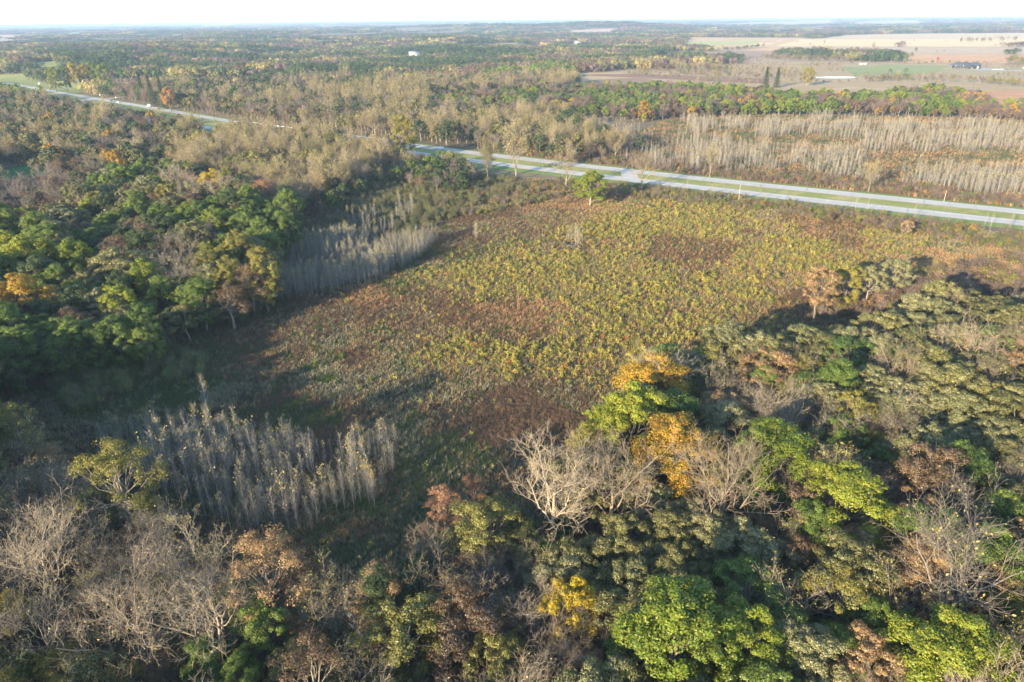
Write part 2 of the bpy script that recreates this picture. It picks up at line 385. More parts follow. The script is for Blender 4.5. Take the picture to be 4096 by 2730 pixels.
def pole_tree(seed, height=10., nb=34, leafn=30, spread=1.0, fork=False, leaf=.34, r0=.075):
    """young cottonwood: straight pale stem, steep fine branches, a few leaves at the tip"""
    g = np.random.default_rng(seed); W, Lf = Geo(), Geo()
    st = np.stack([np.cumsum(g.normal(0, .05, 8)), np.cumsum(g.normal(0, .05, 8)), np.linspace(0, height, 8)], -1)[None]; st[:, 0, :2] = 0
    sr = (r0*np.linspace(1, .22, 8))[None]
    v, q = tubes(st, sr, 5); W.add(v, q)
    P1, R1 = grow(st, sr, nb, .16, 1, (44, 9), 2.6*spread, 4, .22, .3, .12, .45, .018, .66, g)
    v, q = tubes(P1, R1, 3); W.add(v, q)
    P2, R2 = grow(P1, R1, 4, .25, 1, (36, 10), .85*spread, 3, .2, .2, .15, .65, .013, .3, g)
    v, q = tubes(P2, R2, 3); W.add(v, q)
    if leafn:
        e = P2.reshape(-1, 3); top = e[:, 2] > height*g.uniform(.72, .86)
        e = e[top] if top.sum() > 8 else e
        ix = g.choice(len(e), leafn); pos = e[ix] + g.normal(0, .13, (leafn, 3))
        v, f = leaves(pos, unit(g.normal(0, 1, (leafn, 3)) + np.array([0, -.3, .4])), leaf, g, .8); Lf.add(v, f, vary=g.random(leafn))
    return W, Lf

def spruce(seed, height=18., width=7., n=26, leaf=.5):
    g = np.random.default_rng(seed); W, Lf = Geo(), Geo()
    tp = np.array([[0, 0, 0], [.05, 0, height*.5], [0, 0, height]])[None]
    v, q = tubes(tp, np.array([[.28, .17, .03]]), 6); W.add(v, q)
    for k in range(n):
        z = height*(.08 + .9*k/n); L = width/2*(1 - (k/n)**1.1)*g.uniform(.8, 1.1) + .3
        nb = 9
        a = np.arange(nb)*2*np.pi/nb + g.random()*6
        s = np.linspace(.15, 1, 7)[None, :]
        pos = np.stack([np.cos(a)[:, None]*s*L, np.sin(a)[:, None]*s*L, z - s*s*L*.35 + 0*a[:, None]], -1)
        pos = np.repeat(pos.reshape(-1, 3), 3, 0); pos += g.normal(0, .16, pos.shape)
        nrm = unit(g.normal(0, .5, pos.shape) + np.array([0, 0, 1.]) + .4*unit(pos*np.array([1, 1, 0])))
        v, f = leaves(pos, nrm, leaf, g, .4); Lf.add(v, f, vary=g.random(len(f)))
        ends = np.stack([np.cos(a)*L, np.sin(a)*L, np.full(nb, z - L*.35)], -1)
        P_ = np.stack([np.tile([0, 0, z], (nb, 1)), ends], 1); v, q = tubes(P_, np.tile([[.05, .015]], (nb, 1)), 3); W.add(v, q)
    return W, Lf

def shrub(seed, height=2.6, width=3., stems=9, leafn=420, leaf=.26, tw=5):
    g = np.random.default_rng(seed); W, Lf = Geo(), Geo()
    a = g.random(stems)*6.283; L = height*g.uniform(.65, 1.05, stems); o = width/2*g.uniform(.2, .9, stems)
    s = np.linspace(0, 1, 5)[None, :]
    P_ = np.stack([np.cos(a)[:, None]*(o[:, None]*s**.8 + .1), np.sin(a)[:, None]*(o[:, None]*s**.8 + .1), L[:, None]*s], -1)
    P_[:, 1:] += g.normal(0, .05*height, (stems, 4, 3))
    Rr = np.tile(np.linspace(.04, .012, 5), (stems, 1)); v, q = tubes(P_, Rr, 3); W.add(v, q)
    P2, R2 = grow(P_, Rr, tw, .3, 1, (40, 12), height*.33, 3, .15, .1, .2, .6, .012, .3, g); v, q = tubes(P2, R2, 3); W.add(v, q)
    P3, R3 = grow(P2, R2, 3, .3, 1, (40, 12), height*.16, 3, .1, .1, .2, .6, .010, .3, g); v, q = tubes(P3, R3, 3); W.add(v, q)
    if leafn:
        e = np.concatenate([P2.reshape(-1, 3), P3.reshape(-1, 3)]); ix = g.choice(len(e), leafn)
        pos = e[ix] + g.normal(0, .07*height, (leafn, 3)); nrm = unit(pos - np.array([0, 0, height*.4]) + g.normal(0, .8, pos.shape))
        v, f = leaves(pos, nrm, leaf, g); Lf.add(v, f, vary=g.random(leafn))
    return W, Lf

PROTO = {}         # kind -> list of dict(wood mesh, leaf mesh, joined mesh)
def proto(kind, WL, bark, leafm, base_h, base_w):
    W, Lf = WL
    nm = kind
    d = {'h': base_h, 'w': base_w}
    d['wood'] = W.mesh(nm + '_wood', [M[bark]], smooth=True)
    d['leaf'] = Lf.mesh(nm + '_leaves', [M[leafm]]) if Lf.n else None
    J = Geo(); J.v, J.q, J.t, J.vq, J.vt, J.n = list(W.v), list(W.q), list(W.t), list(W.vq), list(W.vt), W.n
    J.mq = [np.zeros(len(x), int) for x in W.q]; J.mt = [np.zeros(len(x), int) for x in W.t]
    if Lf.n:
        for x, va in zip(Lf.q, Lf.vq): J.q.append(x + W.n); J.vq.append(va); J.mq.append(np.ones(len(x), int))
        for x, va in zip(Lf.t, Lf.vt): J.t.append(x + W.n); J.vt.append(va); J.mt.append(np.ones(len(x), int))
        J.v += Lf.v
    d['join'] = J.mesh(nm + '_whole', [M[bark], M[leafm]])
    PROTO.setdefault(kind, []).append(d)

for s in range(4): proto('oak_tree', leafy(100+s, 17, 14.5, .30, 27, .215, .62, 11, 96, .25, squash=.6), 'bark_grey', 'leaf_oak', 17, 12.5)
for s in range(4): proto('maple_tree', leafy(200+s, 18, 13, .16, 30, .225, .85, 13, 100, .235, shape='oval' if s % 2 else 'dome'), 'bark', 'leaf', 18, 11)
for s in range(3): proto('locust_tree', leafy(300+s, 16, 13.5, .28, 22, .23, .7, 11, 44, .22, squash=.5, aspect=.5), 'bark_grey', 'leaf_thin', 16, 11.5)
for s in range(5): proto('bare_tree', bare(400+s, 17, 15, 7, 7, 7, 5, leafn=(0, 0, 120, 300, 60)[s]), ('bark_pale', 'bark_grey', 'bark_pale', 'bark_grey', 'bark_pale')[s], 'leaf', 17, 15)
for s in range(3): proto('walnut_tree', bare(450+s, 17, 12, 7, 6, 6, 4, leafn=(500, 900, 260)[s], vase=.5, r0=.3), 'bark_grey', 'leaf', 17, 12)
for s in range(4): proto('cottonwood_tree', bare(500+s, 19, 14, 8, 8, 6, 5, leafn=(1500, 2600, 700, 2000)[s], vase=.9, r0=.3, fine=.024, tz=.25, leaf=.36), ('bark_pale', 'bark_grey')[s % 2], 'leaf', 19, 14)
for s in range(7): proto('young_cottonwood', pole_tree(600+s, 10, (30, 34, 38, 28, 36, 40, 32)[s], (20, 6, 40, 0, 12, 60, 8)[s], (.9, 1, 1.15, .8, 1, 1.25, .95)[s]), 'bark_white', 'leaf', 10, 3)
for s in range(2): proto('spruce_tree', spruce(700+s), 'bark', 'leaf_thin', 18, 7)
for s in range(4): proto('leafy_shrub', shrub(800+s, leafn=(420, 520, 340, 600)[s]), 'twig', 'leaf', 2.6, 3)
for s in range(3): proto('bare_shrub', shrub(850+s, 2.8, 3.2, 12, 60, .22, 7), 'twig', 'leaf', 2.8, 3.2)
for s in range(4): proto('willow_shrub', shrub(870+s, 4.2, 2.6, 10, 520, .26, 7), 'twig', 'leaf', 4.2, 2.6)
# lighter shapes for the woods farther off
FAR = {}
def far_proto(name, WL, bark, leafm):
    proto(name, WL, bark, leafm, 1, 1); FAR.setdefault(name, PROTO.pop(name)[0] if len(PROTO[name]) == 1 else None)
def build_far(kind, makers, bark, leafm, h, w):
    for W_, L_ in makers:
        proto('far_' + kind, (W_, L_), bark, leafm, h, w)
build_far('leafy', [leafy(900+s, 17, 13, .25, 14, .29, .8, 8, 16, .85, tri=True, limbs=(s == 0)) for s in range(4)], 'bark', 'leaf', 17, 13)
build_far('bare', [bare(920+s, 18, 14, 8, 6, 5, 0, leafn=260+200*s, vase=.8, fine=.045, leaf=.6, r0=.3) for s in range(4)], 'bark_grey', 'leaf', 18, 14)
build_far('dull', [bare(940+s, 16, 14, 8, 6, 5, 0, leafn=300+200*s, vase=.4, fine=.05, leaf=.6, r0=.3) for s in range(3)], 'twig', 'leaf', 16, 14)
# groups of crowns for woods beyond a kilometre
def grove(seed, n=9, span=36., hh=16., tri_per=14, leaf=1.9):
    g = np.random.default_rng(seed); Lf, W = Geo(), Geo()
    for k in range(n):
        r = span/2*math.sqrt((k+.5)/n); a = k*2.4 + g.normal(0, .2)
        c = np.array([math.cos(a)*r, math.sin(a)*r, 0]); h = hh*g.uniform(.75, 1.2); w = span/math.sqrt(n)*g.uniform(.8, 1.25)
        hue = g.random()
        m = 11
        d = unit(g.normal(0, 1, (m, 3)) + np.array([0, 0, .7])); cc = c + np.array([0, 0, h*.55]) + d*np.array([w*.42, w*.42, h*.36])
        off = unit(g.normal(0, 1, (m, tri_per, 3)))*w*.2
        pos = (cc[:, None] + off).reshape(-1, 3); nrm = unit(off.reshape(-1, 3) + np.repeat(d, tri_per, 0)*w*.2 + np.array([0, 0, .1*w]) + g.normal(0, .06*w, pos.shape))
        v, f = leaves(pos, nrm, leaf, g, .8, True); Lf.add(v, None, f, vary=np.clip(hue*.8 + g.random(len(f))*.2, 0, 1))
        tv, tq = tubes(np.array([[c, c + [0, 0, h*.6]]]), np.array([[.3, .15]]), 4); W.add(tv, tq)
    return W, Lf
M['leaf_grove'] = leaf_material('leaf_grove', trans=.2, rough=.7, spec=.2, hue=.05, val=(.6, 1.4))
for s in range(5): proto('far_grove', grove(960+s), 'bark', 'leaf_grove', 16, 36)

# ------------------------------------------------------------------ colours of foliage
def mixc(g, a, b): t = g.random(); return tuple(float(x*(1-t)+y*t) for x, y in zip(a, b))
TINT = {
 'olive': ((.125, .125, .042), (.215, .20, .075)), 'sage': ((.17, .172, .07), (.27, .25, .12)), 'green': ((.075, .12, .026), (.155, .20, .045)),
 'dark': ((.046, .068, .024), (.08, .105, .038)), 'lime': ((.14, .18, .028), (.24, .26, .04)), 'yellow': ((.34, .265, .035), (.42, .325, .05)),
 'gold': ((.33, .215, .04), (.40, .275, .055)), 'orange': ((.34, .19, .05), (.40, .24, .08)), 'rust': ((.27, .15, .08), (.34, .20, .11)),
 'tan': ((.28, .19, .09), (.36, .25, .13)), 'brown': ((.13, .09, .05), (.20, .14, .075)), 'straw': ((.30, .25, .09), (.38, .32, .12)),
 'yolive': ((.18, .17, .045), (.27, .24, .06)), 'red': ((.30, .05, .03), (.38, .09, .04)), 'mauve': ((.14, .10, .085), (.20, .14, .11)),
}
COLOUR_WORD = {'olive': 'olive green', 'sage': 'pale sage green', 'green': 'green', 'dark': 'dark green', 'lime': 'yellow-green', 'yellow': 'bright yellow', 'gold': 'golden', 'orange': 'orange',
 'rust': 'rust brown', 'tan': 'tan', 'brown': 'brown', 'straw': 'straw yellow', 'yolive': 'yellowish olive', 'red': 'red', 'mauve': 'dull brown'}
TREES = []          # dict(kind, var, x, y, s, rz, tint, tn, zone, label)
def place(kind, x, y, s, tn, zone=None, label=None, hero=None, sz=1.0, g=rng):
    TREES.append(dict(kind=kind, var=int(g.integers(1000)), x=float(x), y=float(y), s=float(s), sz=float(sz), rz=float(g.random()*6.283), tint=mixc(g, *TINT[tn]), tn=tn, zone=zone, label=label, hero=hero))

# ------------------------------------------------------------------ road lines
def spline(P_, step=7.0):
    P_ = np.asarray(P_, float); n = len(P_); out = []
    Q = np.vstack([2*P_[0]-P_[1], P_, 2*P_[-1]-P_[-2]])
    for i in range(n-1):
        p0, p1, p2, p3 = Q[i:i+4]; m = max(2, int(np.linalg.norm(p2-p1)/step))
        t = np.linspace(0, 1, m, endpoint=False)[:, None]
        out.append(.5*((2*p1) + (p2-p0)*t + (2*p0-5*p1+4*p2-p3)*t*t + (3*p1-p0-3*p2+p3)*t**3))
    out.append(P_[-1:]); return np.vstack(out)
ROAD_FAR = spline([(-1250, 1655), (-940, 1376), (-629, 1087), (-459, 935), (-290, 781), (-95, 630), (11, 553), (128, 475), (284, 379), (560, 209), (900, 0)])
def normals(c):
    d = unit(np.gradient(c, axis=0)); return np.stack([-d[:, 1], d[:, 0]], -1)      # pointing away from the camera
NRM = normals(ROAD_FAR)
SEP = 27 + 16*sstep(-120, -330, ROAD_FAR[:, 0])
ROAD_NEAR = ROAD_FAR - NRM*SEP[:, None]
ROAD_MID = ROAD_FAR - NRM*SEP[:, None]*.5
def dist_line(x, y, line):
    x = np.asarray(x, float); y = np.asarray(y, float); d = np.full(x.shape, 1e9)
    for a, b in zip(line[:-1], line[1:]):
        ab = b-a; t = np.clip(((x-a[0])*ab[0] + (y-a[1])*ab[1])/(ab@ab), 0, 1)
        d = np.minimum(d, np.hypot(x-a[0]-t*ab[0], y-a[1]-t*ab[1]))
    return d
ROAD_COARSE = ROAD_MID[::6]
H_open = H
def H(x, y): return H_open(x, y)*sstep(25, 130, dist_line(x, y, ROAD_COARSE))

# ------------------------------------------------------------------ land
angs = np.concatenate([np.arange(-62, 62, .32), np.arange(62, 298, 4.0)])
rings = np.concatenate([[0], np.geomspace(18, 34000, 320)])
A_, R_ = np.meshgrid(np.radians(angs), rings)
gx, gy = np.sin(A_)*R_, np.cos(A_)*R_
gv = np.stack([gx, gy, H(gx, gy)], -1).reshape(-1, 3)
nr, na = A_.shape; ii = np.arange(nr*na).reshape(nr, na)
i0, i1 = ii[:-1], ii[1:]
gq = np.stack([i0, np.roll(i0, -1, 1), np.roll(i1, -1, 1), i1], -1).reshape(-1, 4)[:, ::-1]
structure(link('land', mesh_np('land', gv, gq, mats=[M['land']], smooth=True)))

def sheet(name, pts, z, mat, kind='structure', flat=True):        # polygon lying on the land
    pts = np.asarray(pts, float); c = pts.mean(0)
    n = len(pts); zz = H(pts[:, 0], pts[:, 1]) + z
    v = np.vstack([np.c_[pts, zz], [[c[0], c[1], float(H(c[0:1], c[1:2])[0]) + z]]])
    t = np.array([[i, (i+1) % n, n] for i in range(n)])
    a = pts; area = np.sum(a[:, 0]*np.roll(a[:, 1], -1) - np.roll(a[:, 0], -1)*a[:, 1])
    if area < 0: t = t[:, ::-1]
    o = link(name, mesh_np(name, v, None, t, mats=[mat])); o['kind'] = kind; return o
def quad_field(name, px4, z, mat, m=20):                            # four pixels -> draped grid
    P_ = np.array([at(*p) for p in px4]); s, t = np.meshgrid(np.linspace(0, 1, m), np.linspace(0, 1, m))
    g = (P_[0]*((1-s)*(1-t))[..., None] + P_[1]*(s*(1-t))[..., None] + P_[2]*(s*t)[..., None] + P_[3]*((1-s)*t)[..., None])
    # uneven borders
    x, y = g[..., 0], g[..., 1]
    v = np.stack([x, y, H(x, y) + z], -1).reshape(-1, 3); i = np.arange(m*m).reshape(m, m)
    q = np.stack([i[:-1, :-1], i[:-1, 1:], i[1:, 1:], i[1:, :-1]], -1).reshape(-1, 4)
    a = P_; area = np.sum(a[:, 0]*np.roll(a[:, 1], -1) - np.roll(a[:, 0], -1)*a[:, 1])
    if area < 0: q = q[:, ::-1]
    return structure(link(name, mesh_np(name, v, q, mats=[mat])))
def ribbon(name, line, o0, o1, z, mat, parent=None, wob=0.0):
    nn = normals(line); w0 = wob*(fbm(line[:, 0]/9, line[:, 1]/9, 3)-.5); w1 = wob*(fbm(line[:, 0]/9, line[:, 1]/9, 8)-.5)
    a = line + nn*(o0 + w0)[:, None] if np.ndim(o0) or wob else line + nn*o0
    b = line + nn*(o1 + w1)[:, None] if np.ndim(o1) or wob else line + nn*o1
    za, zb = H(a[:, 0], a[:, 1]) + z, H(b[:, 0], b[:, 1]) + z
    v = np.concatenate([np.c_[a, za], np.c_[b, zb]]); n = len(line); i = np.arange(n-1)
    q = np.stack([i, i+1, n+i+1, n+i], -1)
    o = link(name, mesh_np(name, v, q, mats=[mat]), parent)
    if parent is None: structure(o)
    return o
# verges, median, carriageways
ribbon('verge', ROAD_FAR, 3., 11., .10, M['lawn'], wob=4.)
ribbon('verge', ROAD_NEAR, -16., -4., .10, M['lawn'], wob=5.)
ribbon('median', ROAD_MID, -(SEP*.5-3), (SEP*.5-3), .12, M['median'])
for line, nm in ((ROAD_FAR, 'far'), (ROAD_NEAR, 'near')):
    ribbon('shoulder', line, -6.6, 6.6, .18, M['shoulder'], wob=.9)
    rd = ribbon('highway', line, -5.6, 5.6, .26, M['concrete'])
    ribbon('edge_line', line, 3.75, 3.95, .268, M['line_white'], rd)
    ribbon('edge_line', line, -3.95, -3.75, .268, M['line_yellow'], rd)
    ribbon('joint_line', line, -.06, .06, .264, M['joint'], rd)
    # transverse joints between the slabs
    G = Geo(); nn = normals(line)
    cum = np.r_[0, np.cumsum(np.hypot(*np.diff(line, axis=0).T))]
    for k, s in enumerate(np.arange(0, cum[-1], 13.0)):
        c = np.array([np.interp(s, cum, line[:, 0]), np.interp(s, cum, line[:, 1])]); i = min(np.searchsorted(cum, s), len(line)-1)
        n_ = nn[i]; d_ = np.array([n_[1], -n_[0]])
        w = .10 + .22*((k*7) % 5 == 0)
        p = [c - n_*5.55 - d_*w*.5 + d_*.5, c - n_*5.55 + d_*w*.5 + d_*.5, c + n_*5.55 + d_*w*.5, c + n_*5.55 - d_*w*.5]
        z_ = float(H(c[0:1], c[1:2])[0]) + .272
        G.add([[*q, z_] for q in p], [[0, 1, 2, 3]])
    o = link('pavement_joint', G.mesh('pavement_joint', [M['joint']]), rd); o['kind'] = 'stuff'
def slab(name, a, b, w, z, mat): a, b = np.array(a), np.array(b); d = unit(b-a); n = np.array([-d[1], d[0]])*w/2; return sheet(name, [a+n, a-n, b-n, b+n], z, mat)
c0 = at(2530, 703); i = int(np.argmin(np.hypot(*(ROAD_MID-c0).T))); slab('median_crossing', ROAD_FAR[i-1], ROAD_NEAR[i+1], 11, .255, M['concrete'])
c1 = at(352, 402); i = int(np.argmin(np.hypot(*(ROAD_MID-c1).T))); slab('median_crossing', ROAD_FAR[i], ROAD_NEAR[i], 26, .255, M['concrete'])
dv = at(505, 396); i = int(np.argmin(np.hypot(*(ROAD_FAR-dv).T))); slab('gravel_drive', ROAD_FAR[i-3], dv + np.array([12, 46]), 13, .2, M['shoulder'])
# side road on the bank at the far left
sr = spline([at(-400, 268), at(0, 296), at(60, 300), at(125, 306), at(190, 306)], 12)
ribbon('side_road', sr, -3, 3, .45, M['concrete'])

# ------------------------------------------------------------------ fields
FIELDS = []
def field(px4, c, name='crop_field', z=.3, var=.14, row=None):
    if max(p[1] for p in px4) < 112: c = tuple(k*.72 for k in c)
    FIELDS.append([tuple(at(*p)) for p in px4]); return quad_field(name, px4, z, field_mat(name + '_soil', (min(.72, c[0]*1.14), c[1]*1.06, c[2]*.84), row, var))
field([(2980, 187), (3060, 160), (4500, 152), (4500, 187)], (.50, .375, .23), z=.30)
field([(3250, 158), (3400, 141), (4500, 127), (4500, 153)], (.42, .32, .235), z=.36)
field([(2745, 152), (3240, 152), (3100, 186), (2730, 188)], (.40, .27, .16), z=.30)
field([(2740, 168), (3050, 166), (3030, 178), (2760, 182)], (.30, .30, .12), z=.42)
field([(3080, 189), (4500, 188), (4500, 222), (3450, 214)], (.36, .265, .20), z=.34)
field([(2960, 204), (3080, 189), (3520, 200), (3450, 214)], (.42, .27, .16), z=.40)
field([(3560, 216), (4500, 223), (4500, 262), (3620, 254)], (.42, .245, .14), z=.38)
field([(2740, 206), (3160, 208), (3100, 232), (2740, 238)], (.24, .165, .13), z=.36)
field([(2690, 206), (2735, 206), (2712, 238), (2600, 240)], (.23, .16, .12), z=.38)
field([(2740, 186), (2765, 186), (2752, 240), (2712, 240)], (.13, .17, .06), 'grass_strip', z=.44)
field([(3365, 270), (3560, 261), (3800, 264), (3720, 304)], (.20, .215, .085), 'lawn', z=.42)
field([(3385, 285), (3365, 271), (3720, 300), (3420, 306)], (.19, .205, .085), 'lawn', z=.45)
field([(3700, 300), (3800, 266), (4500, 292), (4500, 335)], (.27, .215, .13), 'lawn', z=.40)
field([(2330, 302), (2520, 296), (3080, 318), (3060, 336)], (.20, .115, .085), z=.34)
field([(2700, 262), (3360, 255), (3280, 300), (2720, 296)], (.29, .205, .115), 'grassland', z=.30)
field([(2340, 322), (2560, 312), (2760, 345), (2480, 352)], (.22, .14, .09), z=.40)
field([(3890, 368), (4500, 352), (4500, 440), (4000, 450)], (.36, .195, .115), 'grassland', z=.34)
field([(2262, 130), (2480, 127), (2450, 140), (2250, 141)], (.36, .25, .19), z=.8)
field([(1900, 114), (2060, 97), (2130, 104), (2050, 112)], (.28, .20, .16), z=1.5)
field([(2760, 104), (3060, 92), (3350, 82), (3330, 103)], (.34, .25, .20), z=.8)
field([(2940, 124), (3330, 110), (3480, 112), (3000, 133)], (.22, .15, .14), z=.6)
field([(3420, 90), (3690, 84), (3700, 102), (3400, 104)], (.34, .26, .20), z=.7)
field([(3940, 66), (4500, 60), (4500, 70), (3960, 71)], (.38, .29, .23), z=2.0)
field([(-40, 148), (80, 147), (60, 163), (-40, 165)], (.30, .22, .17), z=.8)
field([(-60, 167), (62, 164), (22, 183), (-60, 185)], (.30, .24, .2), z=.9)
field([(222, 140), (345, 131), (318, 152), (262, 149)], (.13, .19, .06), 'pasture', z=1.0)
field([(770, 104), (930, 97), (960, 101), (850, 112)], (.28, .19, .16), z=1.5)
field([(1560, 84), (1800, 79), (1810, 85), (1640, 90)], (.42, .30, .2), z=1.5)
field([(480, 98), (640, 93), (700, 96), (560, 104)], (.26, .18, .16), z=1.5)
field([(1960, 180), (2110, 178), (2090, 183), (1985, 184)], (.34, .25, .19), z=.8)
field([(-60, 306), (110, 312), (300, 374), (-60, 320)], (.17, .19, .07), 'bank_grass', z=.5)
field([(120, 290), (215, 280), (420, 352), (300, 378)], (.18, .20, .075), 'bank_grass', z=.55)
field([(-60, 345), (150, 372), (330, 405), (-60, 372)], (.10, .17, .04), 'bank_grass', z=.2)
field([(440, 412), (560, 432), (720, 470), (560, 460)], (.09, .17, .035), 'bank_grass', z=.2)
field([(-60, 690), (70, 665), (205, 652), (190, 700)], (.035, .12, .035), 'lawn', z=.10)
field([(-60, 690), (190, 690), (110, 712), (-60, 745)], (.035, .12, .035), 'lawn', z=.16)
quad_field('grassland', [(2330, 258), (4500, 250), (4500, 420), (2300, 352)], .16, field_mat('valley_grass', (.34, .235, .115)), 34)
quad_field('grassland', [(2560, 150), (4500, 142), (4500, 262), (2340, 270)], .10, field_mat('valley_grass', (.33, .225, .12)), 34)
# meadow and the open ground beyond the highway
MEADOW = V([(-60, 850), (120, 790), (330, 750), (450, 710), (570, 650), (600, 590), (630, 520), (690, 460), (790, 415), (900, 388), (1000, 385), (1100, 392), (1200, 408), (1350, 424), (1480, 434), (1900, 485), (2353, 545), (2520, 568), (2520, 640), (2353, 665), (2100, 725), (1950, 770), (1700, 860), (1500, 970), (1350, 1110), (1250, 1240), (1100, 1340), (900, 1400), (600, 1390), (400, 1300), (250, 1200), (100, 1100), (-60, 1020)])
mp = at([p[0] for p in MEADOW], [p[1] for p in MEADOW])
sheet('meadow', mp, .05, M['meadow'])
M['flood'] = ground_material('floodplain_soil', [(.17, .125, .07), (.24, .16, .09), (.14, .14, .06), (.10, .075, .05)], [(.02, .42, .6), (.03, .52, .66), (.25, .5, .7)])
FLOOD = V([(1480, 300), (1560, 262), (2353, 275), (2700, 290), (2700, 575), (2353, 494), (1900, 444), (1640, 412), (1400, 384), (1200, 360), (1100, 346)])
fp = at([p[0] for p in FLOOD], [p[1] for p in FLOOD])
sheet('floodplain', fp, .04, M['flood'])
def in_fields(x, y):
    r = np.zeros(np.shape(x), bool)
    for f in FIELDS: r |= inpoly(x, y, f)
    return r

# ------------------------------------------------------------------ single trees that stand out (crown centre and width as seen, in 2353 px)
def hero(x, y, w, kind, tn, label, short=None, tall=1.0, zone=None):
    d = PROTO[kind][0]; zc = 9.0
    if kind in ('maple_tree', 'oak_tree') and w > 90: tall *= .74
    hz = 0.0
    for _ in range(8):
        p = at(x*K, y*K, zc + hz); hz = float(H(p[0:1], p[1:2])[0]); depth = proj(p[0], p[1], zc + hz)[2]
        s = float(np.clip(w*K/FPX*depth/d['w']*(1.2 if kind in ('maple_tree', 'oak_tree', 'locust_tree') else 1), .25, 1.85)); zc = (.66 if d['leaf'] is not None and kind in ('maple_tree', 'oak_tree', 'locust_tree') else .6)*d['h']*s*tall
    place(kind, p[0], p[1], s, tn, zone, label, short, tall)
hero(1270, 1135, 250, 'bare_tree', 'straw', 'pale bare tree whose branches reach into the dark meadow corner', 'largest pale bare tree')
hero(1405, 1125, 235, 'bare_tree', 'straw', 'pale bare tree with forked trunk right beside the largest one', 'forked pale bare tree')
hero(1665, 1130, 260, 'bare_tree', 'straw', 'pale bare tree with long level limbs below the golden maple', 'bare tree with level limbs')
hero(2205, 1345, 330, 'bare_tree', 'straw', 'wide pale bare tree with crooked limbs near the lower right edge', 'crooked bare tree')
hero(1290, 1530, 150, 'bare_tree', 'straw', 'small whitish bare tree at the bottom edge under the bright yellow tree')
hero(1395, 1520, 130, 'bare_tree', 'straw', 'small whitish bare tree at the bottom edge beside the big yellow-green maple')
hero(1495, 880, 140, 'maple_tree', 'gold', 'golden orange maple on the meadow edge, highest of the bright trees', 'golden orange maple')
hero(1465, 955, 170, 'maple_tree', 'lime', 'broad yellow-green maple directly below the golden orange maple', 'broad yellow-green maple')
hero(1400, 985, 120, 'maple_tree', 'lime', 'yellow-green maple at the meadow edge, leftmost of the bright trees')
hero(1540, 960, 130, 'maple_tree', 'green', 'green maple right of the broad yellow-green maple')
hero(1350, 1015, 90, 'locust_tree', 'yolive', 'thin yellowish tree at the meadow edge left of the broad yellow-green maple')
hero(1550, 1030, 175, 'maple_tree', 'gold', 'round golden maple above the bare tree with level limbs', 'round golden maple')
hero(1785, 1045, 165, 'maple_tree', 'lime', 'upright yellow-green maple between the golden maple and the olive oaks', 'upright yellow-green maple')
hero(1945, 1145, 185, 'maple_tree', 'lime', 'round yellow-green maple, lowest of the three lit yellow-green maples', 'round yellow-green maple')
hero(1840, 958, 60, 'locust_tree', 'rust', 'small rust orange tree among dark green oaks', 'small rust tree', 1.2)
hero(1765, 850, 130, 'oak_tree', 'tan', 'tan leaved oak among olive oaks on the wooded slope', 'tan leaved oak')
hero(1720, 905, 80, 'oak_tree', 'tan', 'smaller tan oak just below the tan leaved oak')
hero(1625, 835, 95, 'maple_tree', 'yolive', 'mustard yellow round tree above the tan leaved oak by the meadow', 'mustard round tree')
hero(1530, 825, 80, 'oak_tree', 'green', 'small green oak at the meadow edge above the golden orange maple')
hero(1312, 1395, 135, 'maple_tree', 'yellow', 'bright yellow slender tree in the lower middle of the wood', 'bright yellow tree', 1.15)
hero(1560, 1450, 250, 'maple_tree', 'lime', 'big light green maple at the bottom edge, brightest crown there', 'big light green maple')
hero(1700, 1470, 200, 'maple_tree', 'lime', 'light green maple at the bottom edge beside the big light green maple')
hero(1760, 1395, 110, 'maple_tree', 'green', 'green maple above the light green maples at the bottom edge')
hero(2180, 1515, 230, 'maple_tree', 'lime', 'light green maple at the bottom below the crooked bare tree', 'light green corner maple')
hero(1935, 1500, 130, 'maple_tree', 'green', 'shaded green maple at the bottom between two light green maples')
hero(1640, 1305, 105, 'maple_tree', 'sage', 'small pale green tree standing above the big light green maple', 'small pale green tree')
hero(2030, 1065, 105, 'maple_tree', 'green', 'plain green tree above the round yellow-green maple')
hero(2290, 1140, 120, 'oak_tree', 'sage', 'pale green oak with shaded right side near the right edge')
hero(2060, 1240, 110, 'oak_tree', 'sage', 'pale grey-green oak left above the crooked bare tree')
hero(2260, 1270, 80, 'locust_tree', 'gold', 'small golden tree behind the crooked bare tree')
hero(1830, 1290, 110, 'locust_tree', 'brown', 'thin brown tree with lit stems in the dark gap of the wood')
hero(1115, 1215, 160, 'oak_tree', 'yolive', 'yellowish oak with lit top standing left of the largest bare tree', 'yellowish oak')
hero(1090, 1130, 75, 'locust_tree', 'rust', 'small flat topped rust tree at the meadow corner')
hero(1020, 1165, 95, 'locust_tree', 'rust', 'low rust orange tree left of the flat topped rust tree', 'low rust tree')
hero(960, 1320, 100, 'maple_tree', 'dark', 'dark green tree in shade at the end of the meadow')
hero(1245, 1290, 80, 'maple_tree', 'green', 'fresh green bushy tree under the largest pale bare tree')
hero(610, 1315, 180, 'locust_tree', 'tan', 'golden brown feathery tree in the bare wood at lower left', 'golden brown feathery tree')
hero(700, 1335, 110, 'locust_tree', 'brown', 'brown feathery tree right beside the golden brown feathery tree')
hero(265, 1100, 165, 'locust_tree', 'yolive', 'spreading mustard brown tree beside the shaded sapling stand', 'spreading mustard tree')
hero(25, 980, 110, 'locust_tree', 'yolive', 'mustard topped tree at the left edge above the bare wood')
hero(340, 1175, 70, 'maple_tree', 'yolive', 'small ochre green tree under the spreading mustard tree')
hero(490, 1420, 230, 'bare_tree', 'straw', 'bare tree with fan of pale limbs at lower left', 'fan shaped bare tree')
